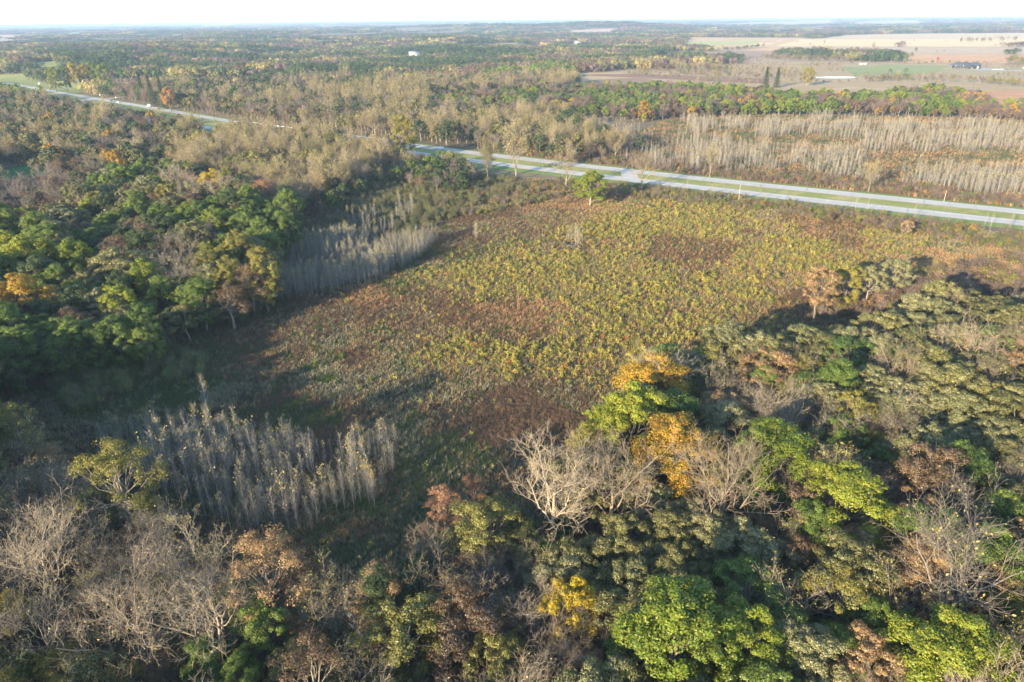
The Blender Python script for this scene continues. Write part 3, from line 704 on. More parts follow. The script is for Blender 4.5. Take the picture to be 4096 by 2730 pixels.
hero(300, 1440, 250, 'bare_tree', 'straw', 'leaning bare tree with forked trunk at lower left', 'forked bare tree')
hero(100, 1290, 240, 'bare_tree', 'straw', 'tall bare tree with bent lit trunk near the left edge', 'bent bare tree')
hero(800, 1400, 140, 'walnut_tree', 'straw', 'bare tree with sparse straw leaves below the brown feathery tree', 'sparse straw tree')
hero(930, 1450, 190, 'oak_tree', 'yolive', 'brownish olive oak at the bottom edge, left of two', 'left brownish oak')
hero(1080, 1440, 190, 'oak_tree', 'brown', 'brown tinged oak at the bottom edge, right of two', 'right brownish oak')
hero(48, 680, 115, 'maple_tree', 'gold', 'golden maple at the left edge of the green wood', 'golden edge maple')
hero(175, 775, 92, 'maple_tree', 'green', 'rounded green maple standing low in front of the left wood', 'rounded green maple')
hero(75, 585, 150, 'maple_tree', 'lime', 'sunlit yellow-green maple near the left edge above the golden maple', 'sunlit yellow-green maple')
hero(330, 645, 75, 'maple_tree', 'lime', 'small bright green tree in the shaded front of the left wood', 'small bright green tree')
hero(545, 575, 70, 'maple_tree', 'yolive', 'round olive tree beside the grey sapling stand', 'round olive tree')
hero(478, 560, 75, 'walnut_tree', 'mauve', 'grey bare tree in the shaded front of the left wood')
hero(270, 615, 110, 'oak_tree', 'olive', 'dull olive tree with bare top in the left wood')
hero(485, 420, 48, 'maple_tree', 'yellow', 'yellow maple high in the left wood', 'high yellow maple')
hero(735, 425, 31, 'maple_tree', 'gold', 'small golden tree above the grey sapling stand', 'small golden tree')
hero(605, 440, 55, 'locust_tree', 'rust', 'brownish half bare tree above the left wood edge')
hero(260, 365, 32, 'maple_tree', 'gold', 'golden tree among bare woods above the green lawn patch')
hero(1357, 422, 62, 'maple_tree', 'lime', 'round fresh green tree beside the highway at the meadow top', 'round roadside tree', .68)
hero(1302, 382, 66, 'cottonwood_tree', 'straw', 'half bare cottonwood in front of the highway left of the round green tree', 'roadside cottonwood')
hero(1478, 392, 62, 'bare_tree', 'straw', 'bare forked tree in front of the highway right of the round green tree', 'forked roadside tree', 1.15)
hero(1185, 348, 82, 'cottonwood_tree', 'straw', 'tall many stemmed cottonwood in front of the highway', 'tall roadside cottonwood'); TREES[-1]['var'] = 1
hero(1120, 370, 60, 'cottonwood_tree', 'yolive', 'leafy cottonwood beside the tall many stemmed one by the highway')
hero(1885, 655, 75, 'oak_tree', 'tan', 'peach tan tree at the right end of the meadow', 'peach tan tree', 1.1)
hero(1950, 640, 60, 'maple_tree', 'yolive', 'yellowish tree in the clump at the right end of the meadow')
hero(2000, 645, 62, 'oak_tree', 'sage', 'pale green tree in the clump at the right end of the meadow')
hero(2060, 625, 62, 'oak_tree', 'sage', 'lit pale green tree, last of the clump at the right end of the meadow')
hero(2085, 520, 22, 'oak_tree', 'tan', 'small peach tree in the roadside thicket', None, 1.2)
hero(925, 300, 55, 'maple_tree', 'yolive', 'yellow-green tree beside the highway bridge')
hero(1635, 370, 42, 'cottonwood_tree', 'straw', 'lone straw yellow cottonwood beyond the highway', None, 1.1)
hero(2003, 405, 46, 'cottonwood_tree', 'straw', 'leaning cottonwood beyond the highway in front of the pale poles')
hero(1480, 248, 24, 'maple_tree', 'gold', 'small golden tree in front of the pale pole stand')
hero(1858, 168, 22, 'maple_tree', 'yolive', 'yellow tree over the pond bank', None)
for k, (x, y) in enumerate([(80, 168), (105, 166), (125, 160), (150, 162), (172, 160), (195, 162)]):
    hero(x+40, y+4, 34, 'maple_tree', 'yellow' if k in (2, 3) else 'lime', ['first', 'second', 'third', 'fourth', 'fifth', 'sixth'][k] + ' from the left of the yellow trees on the highway bank', None, 1.2)
for k, (x, y, w) in enumerate([(320, 190, 24), (342, 198, 24), (368, 205, 28)]):
    hero(x, y, w, 'spruce_tree', 'dark', ['left', 'middle', 'right'][k] + ' of three dark spruces beside the highway junction', None, 1.2)
hero(385, 218, 28, 'maple_tree', 'orange', 'orange tree right of the spruces beside the highway')
hero(1762, 173, 20, 'spruce_tree', 'dark', 'left of two dark cedars in the grassland'); hero(1788, 173, 18, 'spruce_tree', 'dark', 'right of two dark cedars in the grassland')

# ------------------------------------------------------------------ woods by zone: crown positions as seen
ZONES = [
 ('lower left wood', V([(-400, 945), (0, 960), (60, 1000), (150, 1080), (200, 1120), (330, 1130), (370, 1200), (440, 1260), (500, 1285), (560, 1290), (740, 1335), (870, 1325), (890, 1345), (880, 1800), (-400, 1800)]),
  6.6, .98, [('bare_tree', 'straw', 22), ('walnut_tree', 'straw', 16), ('walnut_tree', 'yolive', 12), ('walnut_tree', 'mauve', 8), ('locust_tree', 'brown', 7), ('locust_tree', 'tan', 5), ('locust_tree', 'yolive', 10), ('oak_tree', 'olive', 12), ('maple_tree', 'green', 4)]),
 ('wood below the meadow', V([(870, 1330), (960, 1265), (1010, 1200), (1130, 1190), (1250, 1270), (1265, 1800), (880, 1800)]),
  5.8, 1.0, [('oak_tree', 'yolive', 22), ('oak_tree', 'brown', 16), ('bare_tree', 'straw', 20), ('walnut_tree', 'yolive', 18), ('locust_tree', 'brown', 14), ('maple_tree', 'dark', 10)]),
 ('wooded slope right of the meadow', V([(1130, 1190), (1290, 1090), (1400, 970), (1490, 865), (1640, 800), (1800, 780), (1950, 755), (2100, 715), (2250, 685), (2800, 630), (2800, 1800), (1265, 1800), (1250, 1270)]),
  6.0, 1.12, [('oak_tree', 'olive', 28), ('oak_tree', 'sage', 28), ('oak_tree', 'green', 6), ('bare_tree', 'straw', 9), ('walnut_tree', 'yolive', 9), ('locust_tree', 'tan', 5), ('locust_tree', 'yolive', 5), ('maple_tree', 'green', 6), ('oak_tree', 'tan', 3), ('oak_tree', 'brown', 3)]),
 ('green wood at the left', V([(-400, 510), (0, 490), (140, 475), (250, 400), (330, 375), (480, 395), (600, 430), (680, 470), (660, 560), (615, 630), (590, 675), (500, 690), (430, 720), (350, 765), (250, 765), (130, 800), (0, 830), (-400, 870)]),
  7.8, 1.18, [('maple_tree', 'green', 34), ('maple_tree', 'dark', 12), ('maple_tree', 'lime', 8), ('oak_tree', 'olive', 18), ('oak_tree', 'sage', 8), ('locust_tree', 'brown', 10), ('bare_tree', 'straw', 5), ('maple_tree', 'yolive', 5)]),
 ('pale wood before the highway', V([(380, 345), (480, 305), (620, 285), (800, 285), (905, 300), (925, 335), (900, 375), (720, 440), (660, 470), (600, 430), (480, 395), (370, 375)]),
  7.2, .95, [('cottonwood_tree', 'straw', 40), ('bare_tree', 'straw', 18), ('cottonwood_tree', 'yolive', 14), ('maple_tree', 'olive', 12), ('locust_tree', 'brown', 10), ('maple_tree', 'yolive', 6)]),
 ('dusky wood at the left', V([(-400, 205), (0, 212), (110, 225), (180, 240), (350, 262), (440, 285), (470, 300), (380, 345), (370, 375), (320, 375), (240, 400), (130, 470), (0, 485), (-400, 500)]),
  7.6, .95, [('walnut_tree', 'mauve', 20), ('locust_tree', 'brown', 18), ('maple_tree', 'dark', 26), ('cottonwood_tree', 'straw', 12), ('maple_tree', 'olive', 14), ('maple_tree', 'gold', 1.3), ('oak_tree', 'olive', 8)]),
 ('brush at the meadow top', V([(660, 470), (720, 440), (900, 375), (1000, 345), (1100, 385), (1080, 420), (1000, 430), (900, 400), (740, 470)]),
  7.0, .62, [('maple_tree', 'dark', 30), ('walnut_tree', 'mauve', 20), ('maple_tree', 'green', 25), ('locust_tree', 'brown', 15), ('cottonwood_tree', 'straw', 10)]),
 ('hill woods beyond the highway', V([(-400, 205), (0, 170), (110, 168), (215, 205), (330, 226), (420, 236), (560, 225), (760, 205), (960, 190), (1150, 185), (1300, 165), (1420, 150), (1600, 158), (1700, 165), (1700, 120), (1580, 108), (1300, 95), (1000, 66), (600, 66), (0, 72), (-400, 90)]),
  8.4, 1.0, [('maple_tree', 'dark', 32), ('maple_tree', 'olive', 18), ('oak_tree', 'olive', 8), ('cottonwood_tree', 'straw', 10), ('walnut_tree', 'mauve', 16), ('locust_tree', 'brown', 10), ('maple_tree', 'green', 5), ('locust_tree', 'gold', 1)]),
 ('valley woods beyond the highway', V([(330, 226), (420, 236), (560, 225), (760, 205), (960, 190), (1150, 185), (1300, 165), (1340, 182), (1280, 200), (980, 210), (1000, 240), (1290, 246), (1300, 262), (1400, 300), (1480, 320), (1330, 350), (1200, 345), (1100, 335), (920, 318), (700, 280), (600, 272), (440, 245)]),
  8.2, 1.0, [('cottonwood_tree', 'straw', 26), ('cottonwood_tree', 'yolive', 14), ('bare_tree', 'straw', 7), ('maple_tree', 'dark', 15), ('maple_tree', 'olive', 14), ('walnut_tree', 'mauve', 15), ('locust_tree', 'brown', 9)]),
 ('tree belt behind the pale poles', V([(980, 205), (1300, 196), (1480, 192), (1700, 200), (1830, 214), (2000, 214), (2150, 200), (2290, 220), (2700, 235), (2700, 275), (2320, 262), (2200, 252), (1950, 246), (1700, 250), (1480, 262), (1290, 247), (1000, 242)]),
  8.2, .8, [('maple_tree', 'green', 30), ('maple_tree', 'lime', 16), ('maple_tree', 'dark', 12), ('locust_tree', 'brown', 16), ('oak_tree', 'brown', 10), ('walnut_tree', 'mauve', 14), ('maple_tree', 'gold', 2)]),
]
ZONE_HW = {}
hx = np.array([t['x'] for t in TREES]); hy = np.array([t['y'] for t in TREES]); hr = np.array([t['s']*PROTO[t['kind']][0]['w']*.5 for t in TREES])
CLEAR = [V([(0, 380), (130, 372), (115, 402), (0, 428)])]
def sample(x0, x1, y0, y1, sp, g):
    nx, ny = int((x1-x0)/sp)+1, int((y1-y0)/sp)+1
    X, Y = np.meshgrid(x0 + np.arange(nx)*sp, y0 + np.arange(ny)*sp)
    X = X + (np.arange(ny) % 2)[:, None]*sp*.5
    return (X + g.uniform(-.36, .36, X.shape)*sp).ravel(), (Y + g.uniform(-.36, .36, X.shape)*sp).ravel()
NEARLIM = 1250.
for zi, (zn, poly, sp, hs, mixl) in enumerate(ZONES):
    g = np.random.default_rng(50+zi)
    pa = np.array(poly); lo = np.clip(pa[:, 1], 110, 3200)
    c = at(np.clip(pa[:, 0], -700, 4900), lo, 10.0); c = c[(c[:, 1] > 0)]
    x0, y0 = c.min(0); x1, y1 = c.max(0); x0, x1 = max(x0, -1300), min(x1, 1300); y0, y1 = max(y0, 30), min(y1, 1250)
    X, Y = sample(x0, x1, y0, y1, sp, g)
    Z = H(X, Y)
    px, py, w = proj(X, Y, Z + 11*hs)
    ok = (w > 0) & inpoly(px, py, poly) & (np.hypot(X, Y) < NEARLIM)
    ok &= dist_line(X, Y, ROAD_MID[::3]) > np.interp(X, ROAD_MID[:, 0], SEP*.5 + 15.5)
    ok &= ~in_fields(X, Y)
    for cl in CLEAR: ok &= ~inpoly(px, py, cl)
    X, Y = X[ok], Y[ok]
    rx, ry = X[:, None]-hx[None], Y[:, None]-hy[None]; hd = np.hypot(hx, hy)
    along = -(rx*hx[None] + ry*hy[None])/hd[None]; lat = np.abs(rx*hy[None] - ry*hx[None])/hd[None]
    keep = np.all(np.hypot(rx, ry) > hr[None]*.56, 1)
    front = np.any((along > 0) & (along < hr[None]*1.6 + 4) & (lat < hr[None]*.9), 1)[keep]      # what grows before a tall tree is lower
    X, Y = X[keep], Y[keep]
    wts = np.array([m[2] for m in mixl], float); wts /= wts.sum()
    # neighbours tend to be of a kind
    nz = fbm(X/38 + zi*7, Y/38, 21, 2); nz = np.argsort(np.argsort(nz))/max(1, len(nz))
    u = np.clip(nz*.55 + g.random(len(X))*.45, 0, .999); u = np.argsort(np.argsort(u))/max(1, len(u))
    pk = np.searchsorted(np.cumsum(wts), u, side='right').clip(0, len(mixl)-1)
    for x, y, k, fr in zip(X, Y, pk, front):
        kind, tn, _ = mixl[k]
        place(kind, x, y, hs*g.uniform(.58, 1.15)*(.86 if fr else 1), tn, zn, sz=g.uniform(.82, 1.05), g=g)
# woods beside and below the frame, whose shade falls into it
g = np.random.default_rng(61)
X, Y = sample(-420, 160, -90, 430, 7.4, g); px, py, w = proj(X, Y, 0*X + 12)
ok = (((w > 0) & ((px < -60) | (py > 3000))) | (Y < 40)) & (dist_line(X, Y, ROAD_COARSE) > 60) & ~((px < 0) & (px > -700) & (py > 2200) & (py < 3000))
for x, y, a, b in zip(X[ok], Y[ok], px[ok], py[ok]): place('oak_tree' if g.random() < .6 else 'maple_tree', x, y, g.uniform(1.05, 1.4) if a < -60 and 1300 < b < 2350 else g.uniform(.6, .85), 'olive', 'lower left wood', g=g)
# young cottonwood stands (ground positions as seen)
POLES = [
 ('shaded pole stand at lower left', V([(205, 1085), (240, 1010), (330, 995), (420, 1000), (560, 1030), (720, 1040), (900, 1010), (930, 1060), (900, 1140), (820, 1180), (700, 1230), (560, 1240), (430, 1180), (330, 1130)]), 2.5, .95, 'straw'),
 ('grey pole stand beside the green wood', V([(595, 670), (630, 620), (700, 560), (800, 555), (900, 560), (1010, 555), (960, 605), (880, 645), (780, 672), (690, 690), (610, 700)]), 1.9, .85, 'yolive'),
 ('leafy tipped poles above the grey stand', V([(780, 560), (790, 520), (850, 500), (950, 480), (960, 510), (900, 540), (830, 570)]), 4.2, .95, 'straw'),
 ('poles in front of the bridge', V([(920, 440), (960, 410), (1060, 400), (1070, 430), (980, 450)]), 4.5, .7, 'yolive'),
 ('pale pole stand beyond the highway', V([(1500, 392), (1480, 340), (1540, 330), (1700, 342), (1850, 350), (1960, 350), (2020, 330), (1900, 322), (1750, 312), (1570, 306), (1560, 280), (1700, 278), (1900, 282), (2100, 290), (2353, 300), (2700, 330), (2700, 400), (2353, 362), (2200, 350), (2060, 345), (1980, 380), (1990, 420), (1900, 408), (1760, 392), (1640, 385)]), 3.1, .92, 'straw'),
 ('pale poles along the far verge', V([(2060, 430), (2060, 405), (2200, 395), (2353, 400), (2700, 440), (2700, 520), (2353, 458), (2200, 440)]), 3.0, 1.0, 'straw'),
 ('pale poles left of the main stand', V([(1290, 352), (1300, 318), (1400, 300), (1500, 318), (1500, 380), (1400, 368)]), 4.2, .85, 'straw'),
 ('pale poles at the belt', V([(1000, 300), (1000, 270), (1290, 275), (1310, 300), (1200, 320)]), 2.8, .9, 'straw'),
]
for zi, (zn, poly, sp, hs, tn) in enumerate(POLES):
    g = np.random.default_rng(150+zi); pa = np.array(poly); c = at(pa[:, 0], pa[:, 1])
    X, Y = sample(c[:, 0].min(), c[:, 0].max(), c[:, 1].min(), c[:, 1].max(), sp, g)
    px, py, w = proj(X, Y, 0*X); jx = (fbm(X/20, Y/20, 411+zi, 2)-.5)*(160 if zi > 3 else 0); jy = (fbm(X/20, Y/20, 431+zi, 2)-.5)*(70 if zi > 3 else 0)
    ok = inpoly(px + jx, py + jy, poly) & (fbm(X/11, Y/11, 31+zi, 2) + .25*(g.random(X.shape)-.5) > (.1 if zi == 1 else .27 if zi == 0 else .49)) & (dist_line(X, Y, ROAD_MID[::3]) > 31)
    for x, y in zip(X[ok], Y[ok]): place('young_cottonwood', x, y, hs*g.uniform(.55, 1.1)*(.7 + .6*float(vnoise(x/16, y/16, 77))), tn if g.random() < .9 else 'yellow', zn, sz=g.uniform(.9, 1.15), g=g)
# poles along the near roadside and lone ones in the meadow
g = np.random.default_rng(77)
for k in range(24):
    i = int(np.interp(g.uniform(20, 330), ROAD_NEAR[:, 0], np.arange(len(ROAD_NEAR)))); p = ROAD_NEAR[i] - NRM[i]*g.uniform(13, 26) + g.normal(0, 2, 2)
    place('young_cottonwood', p[0], p[1], g.uniform(.55, .95), 'yolive', 'roadside thicket', g=g)
for x, y, s in [(1094, 555, .9), (1312, 562, .95), (1322, 566, 1.05), (1330, 560, .9), (1306, 558, .8), (1326, 568, 1.1), (1338, 562, .7), (365, 770, 1.0), (388, 772, .9), (60, 890, 1.1), (20, 900, .9), (45, 905, .8), (110, 885, .9), (850, 1165, 1.15), (862, 1170, 1.0), (690, 1165, 1.0), (595, 1215, 1.0), (480, 960, 1.25), (665, 1200, .7)]:
    p = at(x*K, y*K); place('young_cottonwood', p[0], p[1], s, 'yellow', 'meadow', None, g=g)
# shrubs: roadside thicket, wood edges, brush
SHRUBS = [
 ('tan brush at the right end of the meadow', V([(1880, 730), (1960, 690), (2100, 640), (2353, 590), (2560, 600), (2560, 680), (2353, 680), (2150, 715), (1980, 760)]), 2.7, [('bare_shrub', 'tan', 30), ('leafy_shrub', 'tan', 20), ('leafy_shrub', 'brown', 14), ('bare_shrub', 'mauve', 20), ('leafy_shrub', 'yolive', 16)], 1.5),
 ('roadside thicket', V([(1080, 500), (1090, 450), (1180, 425), (1290, 418), (1340, 424), (1480, 432), (1700, 458), (1900, 482), (2100, 508), (2353, 540), (2520, 562), (2520, 612), (2353, 585), (2100, 540), (1900, 512), (1700, 482), (1480, 458), (1300, 455), (1150, 490)]), 2.5, [('leafy_shrub', 'olive', 26), ('bare_shrub', 'mauve', 34), ('leafy_shrub', 'green', 14), ('leafy_shrub', 'yolive', 14), ('leafy_shrub', 'brown', 8), ('leafy_shrub', 'orange', 4)], 1.15),
 ('green brush in the shade at the left', V([(120, 900), (140, 850), (250, 820), (380, 810), (480, 830), (470, 870), (380, 890), (250, 920), (180, 960)]), 1.9, [('willow_shrub', 'green', 50), ('willow_shrub', 'olive', 30), ('leafy_shrub', 'green', 20)], .85),
 ('brush above the grey poles', V([(760, 600), (830, 560), (960, 540), (1060, 500), (1180, 440), (1190, 412), (1080, 400), (960, 400), (880, 430), (780, 480), (720, 540)]), 2.8, [('willow_shrub', 'olive', 30), ('willow_shrub', 'green', 30), ('leafy_shrub', 'yolive', 14), ('bare_shrub', 'mauve', 16), ('leafy_shrub', 'yellow', 5)], .9),
 ('edge of the green wood', V([(0, 890), (130, 840), (330, 800), (450, 760), (600, 715), (720, 670), (660, 690), (560, 690), (430, 730), (300, 770), (120, 810), (0, 850)]), 2.6, [('leafy_shrub', 'dark', 40), ('leafy_shrub', 'green', 30), ('bare_shrub', 'mauve', 20), ('willow_shrub', 'olive', 10)], 1.0),
 ('brush beyond the highway', V([(1200, 362), (1400, 386), (1640, 414), (1900, 446), (2353, 496), (2700, 575), (2700, 520), (2353, 458), (2000, 415), (1640, 385), (1480, 350), (1300, 330)]), 3.0, [('bare_shrub', 'mauve', 50), ('leafy_shrub', 'brown', 20), ('leafy_shrub', 'olive', 12), ('leafy_shrub', 'orange', 4), ('leafy_shrub', 'green', 4)], 1.1),
]
for zi, (zn, poly, sp, mixl, hs) in enumerate(SHRUBS):
    g = np.random.default_rng(250+zi); pa = np.array(poly); c = at(pa[:, 0], pa[:, 1])
    X, Y = sample(c[:, 0].min(), c[:, 0].max(), c[:, 1].min(), c[:, 1].max(), sp, g)
    px, py, w = proj(X, Y, 0*X); ok = inpoly(px, py, poly) & (dist_line(X, Y, ROAD_MID[::3]) > (23.5 if zi == 5 else 28.5) + 3*g.random(X.shape)) & (fbm(X/12, Y/12, 41+zi, 2) > .33)
    X, Y = X[ok], Y[ok]; wts = np.array([m[2] for m in mixl], float); cw = np.cumsum(wts/wts.sum())
    for x, y in zip(X, Y):
        kind, tn, _ = mixl[min(int(np.searchsorted(cw, g.random())), len(mixl)-1)]
        place(kind, x, y, hs*g.uniform(.55, 1.25), tn, zn, g=g)
# low growth under the near woods
def understory():
    g = np.random.default_rng(333)
    X, Y = sample(-230, 260, 40, 330, 3.4, g)
    px, py, w = proj(X, Y, 0*X + 10)
    ok = np.zeros(len(X), bool)
    for zn, poly, *_ in ZONES[:4]: ok |= inpoly(px, py, poly)
    ok &= w > 0
    out = []
    for x, y, z in zip(X[ok], Y[ok], H(X[ok], Y[ok])): out.append(('leafy_shrub' if g.random() < .6 else 'bare_shrub', x, y, float(z), g.uniform(.8, 2.2), ('dark', 'green', 'brown', 'olive')[int(g.integers(4))]))
    return out
# ------------------------------------------------------------------ scatter of what nobody could count (points that carry instances)
def scatter(name, label, meshes, pts, rot, scl, tint, pick):
    pc = bpy.data.collections.new(name + '_shapes')
    for k, me in enumerate(meshes):
        pc.objects.link(bpy.data.objects.new(f'{name}_shape_{k:03d}', me))
    n = len(pts); me = bpy.data.meshes.new(name); me.vertices.add(n); me.vertices.foreach_set('co', np.asarray(pts, np.float32).ravel())
    def attr(nm, typ, key, val): a = me.attributes.new(nm, typ, 'POINT'); a.data.foreach_set(key, val)
    attr('spin', 'FLOAT_VECTOR', 'vector', np.c_[np.zeros(n), np.zeros(n), rot].astype(np.float32).ravel())
    attr('size', 'FLOAT_VECTOR', 'vector', np.asarray(scl, np.float32).ravel())
    attr('tint', 'FLOAT_COLOR', 'color', np.c_[tint, np.ones(n)].astype(np.float32).ravel())
    attr('pick', 'INT', 'value', np.asarray(pick, np.int32))
    o = link(name, me); o['kind'] = 'stuff'; o['label'] = label
    ng = bpy.data.node_groups.new(name + '_nodes', 'GeometryNodeTree')
    ng.interface.new_socket('Geometry', in_out='INPUT', socket_type='NodeSocketGeometry'); ng.interface.new_socket('Geometry', in_out='OUTPUT', socket_type='NodeSocketGeometry')
    N, L = ng.nodes, ng.links
    gi, go = N.new('NodeGroupInput'), N.new('NodeGroupOutput')
    ci = N.new('GeometryNodeCollectionInfo'); ci.inputs['Collection'].default_value = pc; ci.inputs['Separate Children'].default_value = True; ci.inputs['Reset Children'].default_value = True
    ip = N.new('GeometryNodeInstanceOnPoints'); ip.inputs['Pick Instance'].default_value = True
    def na(nm, dt): a = N.new('GeometryNodeInputNamedAttribute'); a.data_type = dt; a.inputs[0].default_value = nm; return a.outputs[0]
    L.new(gi.outputs[0], ip.inputs['Points']); L.new(ci.outputs[0], ip.inputs['Instance'])
    L.new(na('pick', 'INT'), ip.inputs['Instance Index']); L.new(na('spin', 'FLOAT_VECTOR'), ip.inputs['Rotation']); L.new(na('size', 'FLOAT_VECTOR'), ip.inputs['Scale'])
    L.new(ip.outputs[0], go.inputs[0])
    md = o.modifiers.new('scatter', 'NODES'); md.node_group = ng
    return o

# ------------------------------------------------------------------ trees as things, the rest as woodland
for t in TREES:
    d = PROTO[t['kind']]; t['d'] = d[t['var'] % len(d)]
TX = np.array([t['x'] for t in TREES]); TY = np.array([t['y'] for t in TREES])
for t, z_ in zip(TREES, H(TX, TY)): t['z'] = float(z_)
TZ = np.array([t['z'] + .55*t['d']['h']*t['s'] for t in TREES])
TPX, TPY, TW = proj(TX, TY, TZ)
for t, px, py, w in zip(TREES, TPX, TPY, TW):
    t['px'], t['py'] = px/K, py/K; t['size'] = t['d']['h']*t['s']*FPX/max(w, 1); t['in'] = w > 0 and -30 < px < 4126 and 30 < py < 2800
HEROES = [t for t in TREES if t['hero']]
KINDWORD = {'oak_tree': 'oak', 'maple_tree': 'maple', 'locust_tree': 'feathery tree', 'bare_tree': 'bare tree', 'walnut_tree': 'sparse tree', 'cottonwood_tree': 'cottonwood', 'young_cottonwood': 'young cottonwood',
            'spruce_tree': 'spruce', 'leafy_shrub': 'shrub', 'bare_shrub': 'twiggy shrub', 'willow_shrub': 'upright shrub'}
CATWORD = {'young_cottonwood': 'young tree', 'leafy_shrub': 'shrub', 'bare_shrub': 'shrub', 'willow_shrub': 'shrub'}
USED = {}
def tree_label(t):
    if t['label']: return t['label']
    h = t['d']['h']*t['s']; size = 'tall' if t['s'] > .98 else 'small' if t['s'] < .72 else 'middling'
    cw = '' if t['kind'] in ('bare_tree',) else COLOUR_WORD[t['tn']] + ' '
    if t['kind'] == 'young_cottonwood': cw = {'yellow': 'yellow tipped ', 'straw': 'straw tipped ', 'yolive': 'olive tipped '}.get(t['tn'], '')
    base = f"{size} {cw}{KINDWORD[t['kind']]}"
    best, bd = None, 170.
    for hh in HEROES:
        dx, dy = t['px']-hh['px'], t['py']-hh['py']; dd = math.hypot(dx, dy*1.3)
        if dd < bd: best, bd = (hh, dx, dy), dd
    if best is None: return f"{base} in the {t['zone']}" if t['zone'] else base + ' standing alone'
    hh, dx, dy = best
    horiz = 'left of' if dx < 0 else 'right of'; vert = 'above' if dy < 0 else 'below'
    rel = horiz if abs(dx) > 2.2*abs(dy) else vert if abs(dy) > 2.2*abs(dx) else f"{vert} and {horiz}"
    near = 'close ' if bd < 60 else 'well ' if bd > 115 else ''
    return f"{base} {near}{rel} the {hh['hero']}"
individual, rest = [], []
by = {}
for t in TREES: by.setdefault(t['kind'], []).append(t)
CAP = {'young_cottonwood': 290, 'leafy_shrub': 240, 'bare_shrub': 200, 'willow_shrub': 240}
for kind, L_ in by.items():
    vis = sorted([t for t in L_ if t['in']], key=lambda t: (-(t['label'] is not None), -t['size']))
    individual += vis[:CAP.get(kind, 285)]; rest += vis[CAP.get(kind, 285):] + [t for t in L_ if not t['in']]
GROUP = lambda t: (KINDWORD[t['kind']] + 's of the ' + t['zone']) if t['zone'] else None
for t in individual:
    s = (t['s'], t['s'], t['s']*t['sz']); loc = (t['x'], t['y'], t['z'] - .05); d = t['d']
    if t['size'] > 120 and t['kind'] not in ('leafy_shrub', 'bare_shrub', 'willow_shrub') and d['leaf'] is not None:
        o = empty(t['kind'], loc, t['rz'], s)
        a = link('trunk', d['wood'], o)
        if d['leaf'] is not None:
            b = link('crown', d['leaf'], o); b['tint'] = t['tint']
    else:
        o = link(t['kind'], d['join'] if d['leaf'] is not None else d['wood'], None, loc, t['rz'], s); o['tint'] = t['tint']
    t['obj'] = o
    t['text'] = tree_label(t)
same = {}
for t in individual: same.setdefault(t['text'], []).append(t)
ORD = ['first', 'second', 'third', 'fourth', 'fifth', 'sixth', 'seventh', 'eighth', 'ninth', 'tenth']
for text, L_ in same.items():
    if 1 < len(L_) <= 10:
        for k, t in enumerate(sorted(L_, key=lambda t: t['px'])):
            e = f', {ORD[k]} from left' if len(L_) > 2 else (', left one', ', right one')[k]
            if len((text + e).split()) <= 16: t['text'] = text + e
for t in individual: tag(t['obj'], t['text'], CATWORD.get(t['kind'], 'tree'), GROUP(t))

def stuff_from(name, label, lst):
    meshes, index, P_, Ro, Sc, Ti, Pk = [], {}, [], [], [], [], []
    def mi(me):
        if me.name not in index: index[me.name] = len(meshes); meshes.append(me)
        return index[me.name]
    for x, y, z, s, rz, tint, me in lst:
        P_.append((x, y, z)); Ro.append(rz); Sc.append(s); Ti.append(tint); Pk.append(mi(me))
    return scatter(name, label, meshes, P_, Ro, Sc, Ti, Pk)
FARKIND = {'oak_tree': 'far_leafy', 'maple_tree': 'far_leafy', 'locust_tree': 'far_leafy', 'bare_tree': 'far_bare', 'walnut_tree': 'far_dull', 'cottonwood_tree': 'far_bare'}
lst_w, lst_p, lst_s = [], [], []
for t in rest:
    k = t['kind']; d = t['d']; me = d['join'] if d['leaf'] is not None else d['wood']; s = t['s']
    if k in FARKIND and math.hypot(t['x'], t['y']) > 380:
        fk = FARKIND[k]; fk = 'far_dull' if fk == 'far_bare' and t['var'] % 5 < 2 else fk
        dd = PROTO[fk][t['var'] % len(PROTO[fk])]; me = dd['join']; s = t['s']*d['h']/dd['h']
    row = (t['x'], t['y'], t['z']-.05, (s, s, s*t['sz']), t['rz'], t['tint'], me)
    (lst_p if k == 'young_cottonwood' else lst_s if 'shrub' in k else lst_w).append(row)
for kind, x, y, z, s, tn in understory():
    d = PROTO[kind][int(rng.integers(3))]; lst_s.append((x, y, z, (s, s, s), rng.random()*6.28, mixc(rng, *TINT[tn]), d['join']))
stuff_from('woodland', 'mixed autumn woods receding beyond the highway and the meadow', lst_w)
stuff_from('pole_thicket', 'dense stand of pale leafless young cottonwoods beyond the highway', lst_p)
stuff_from('undergrowth', 'tangled low brush below the trees and along the highway', lst_s)

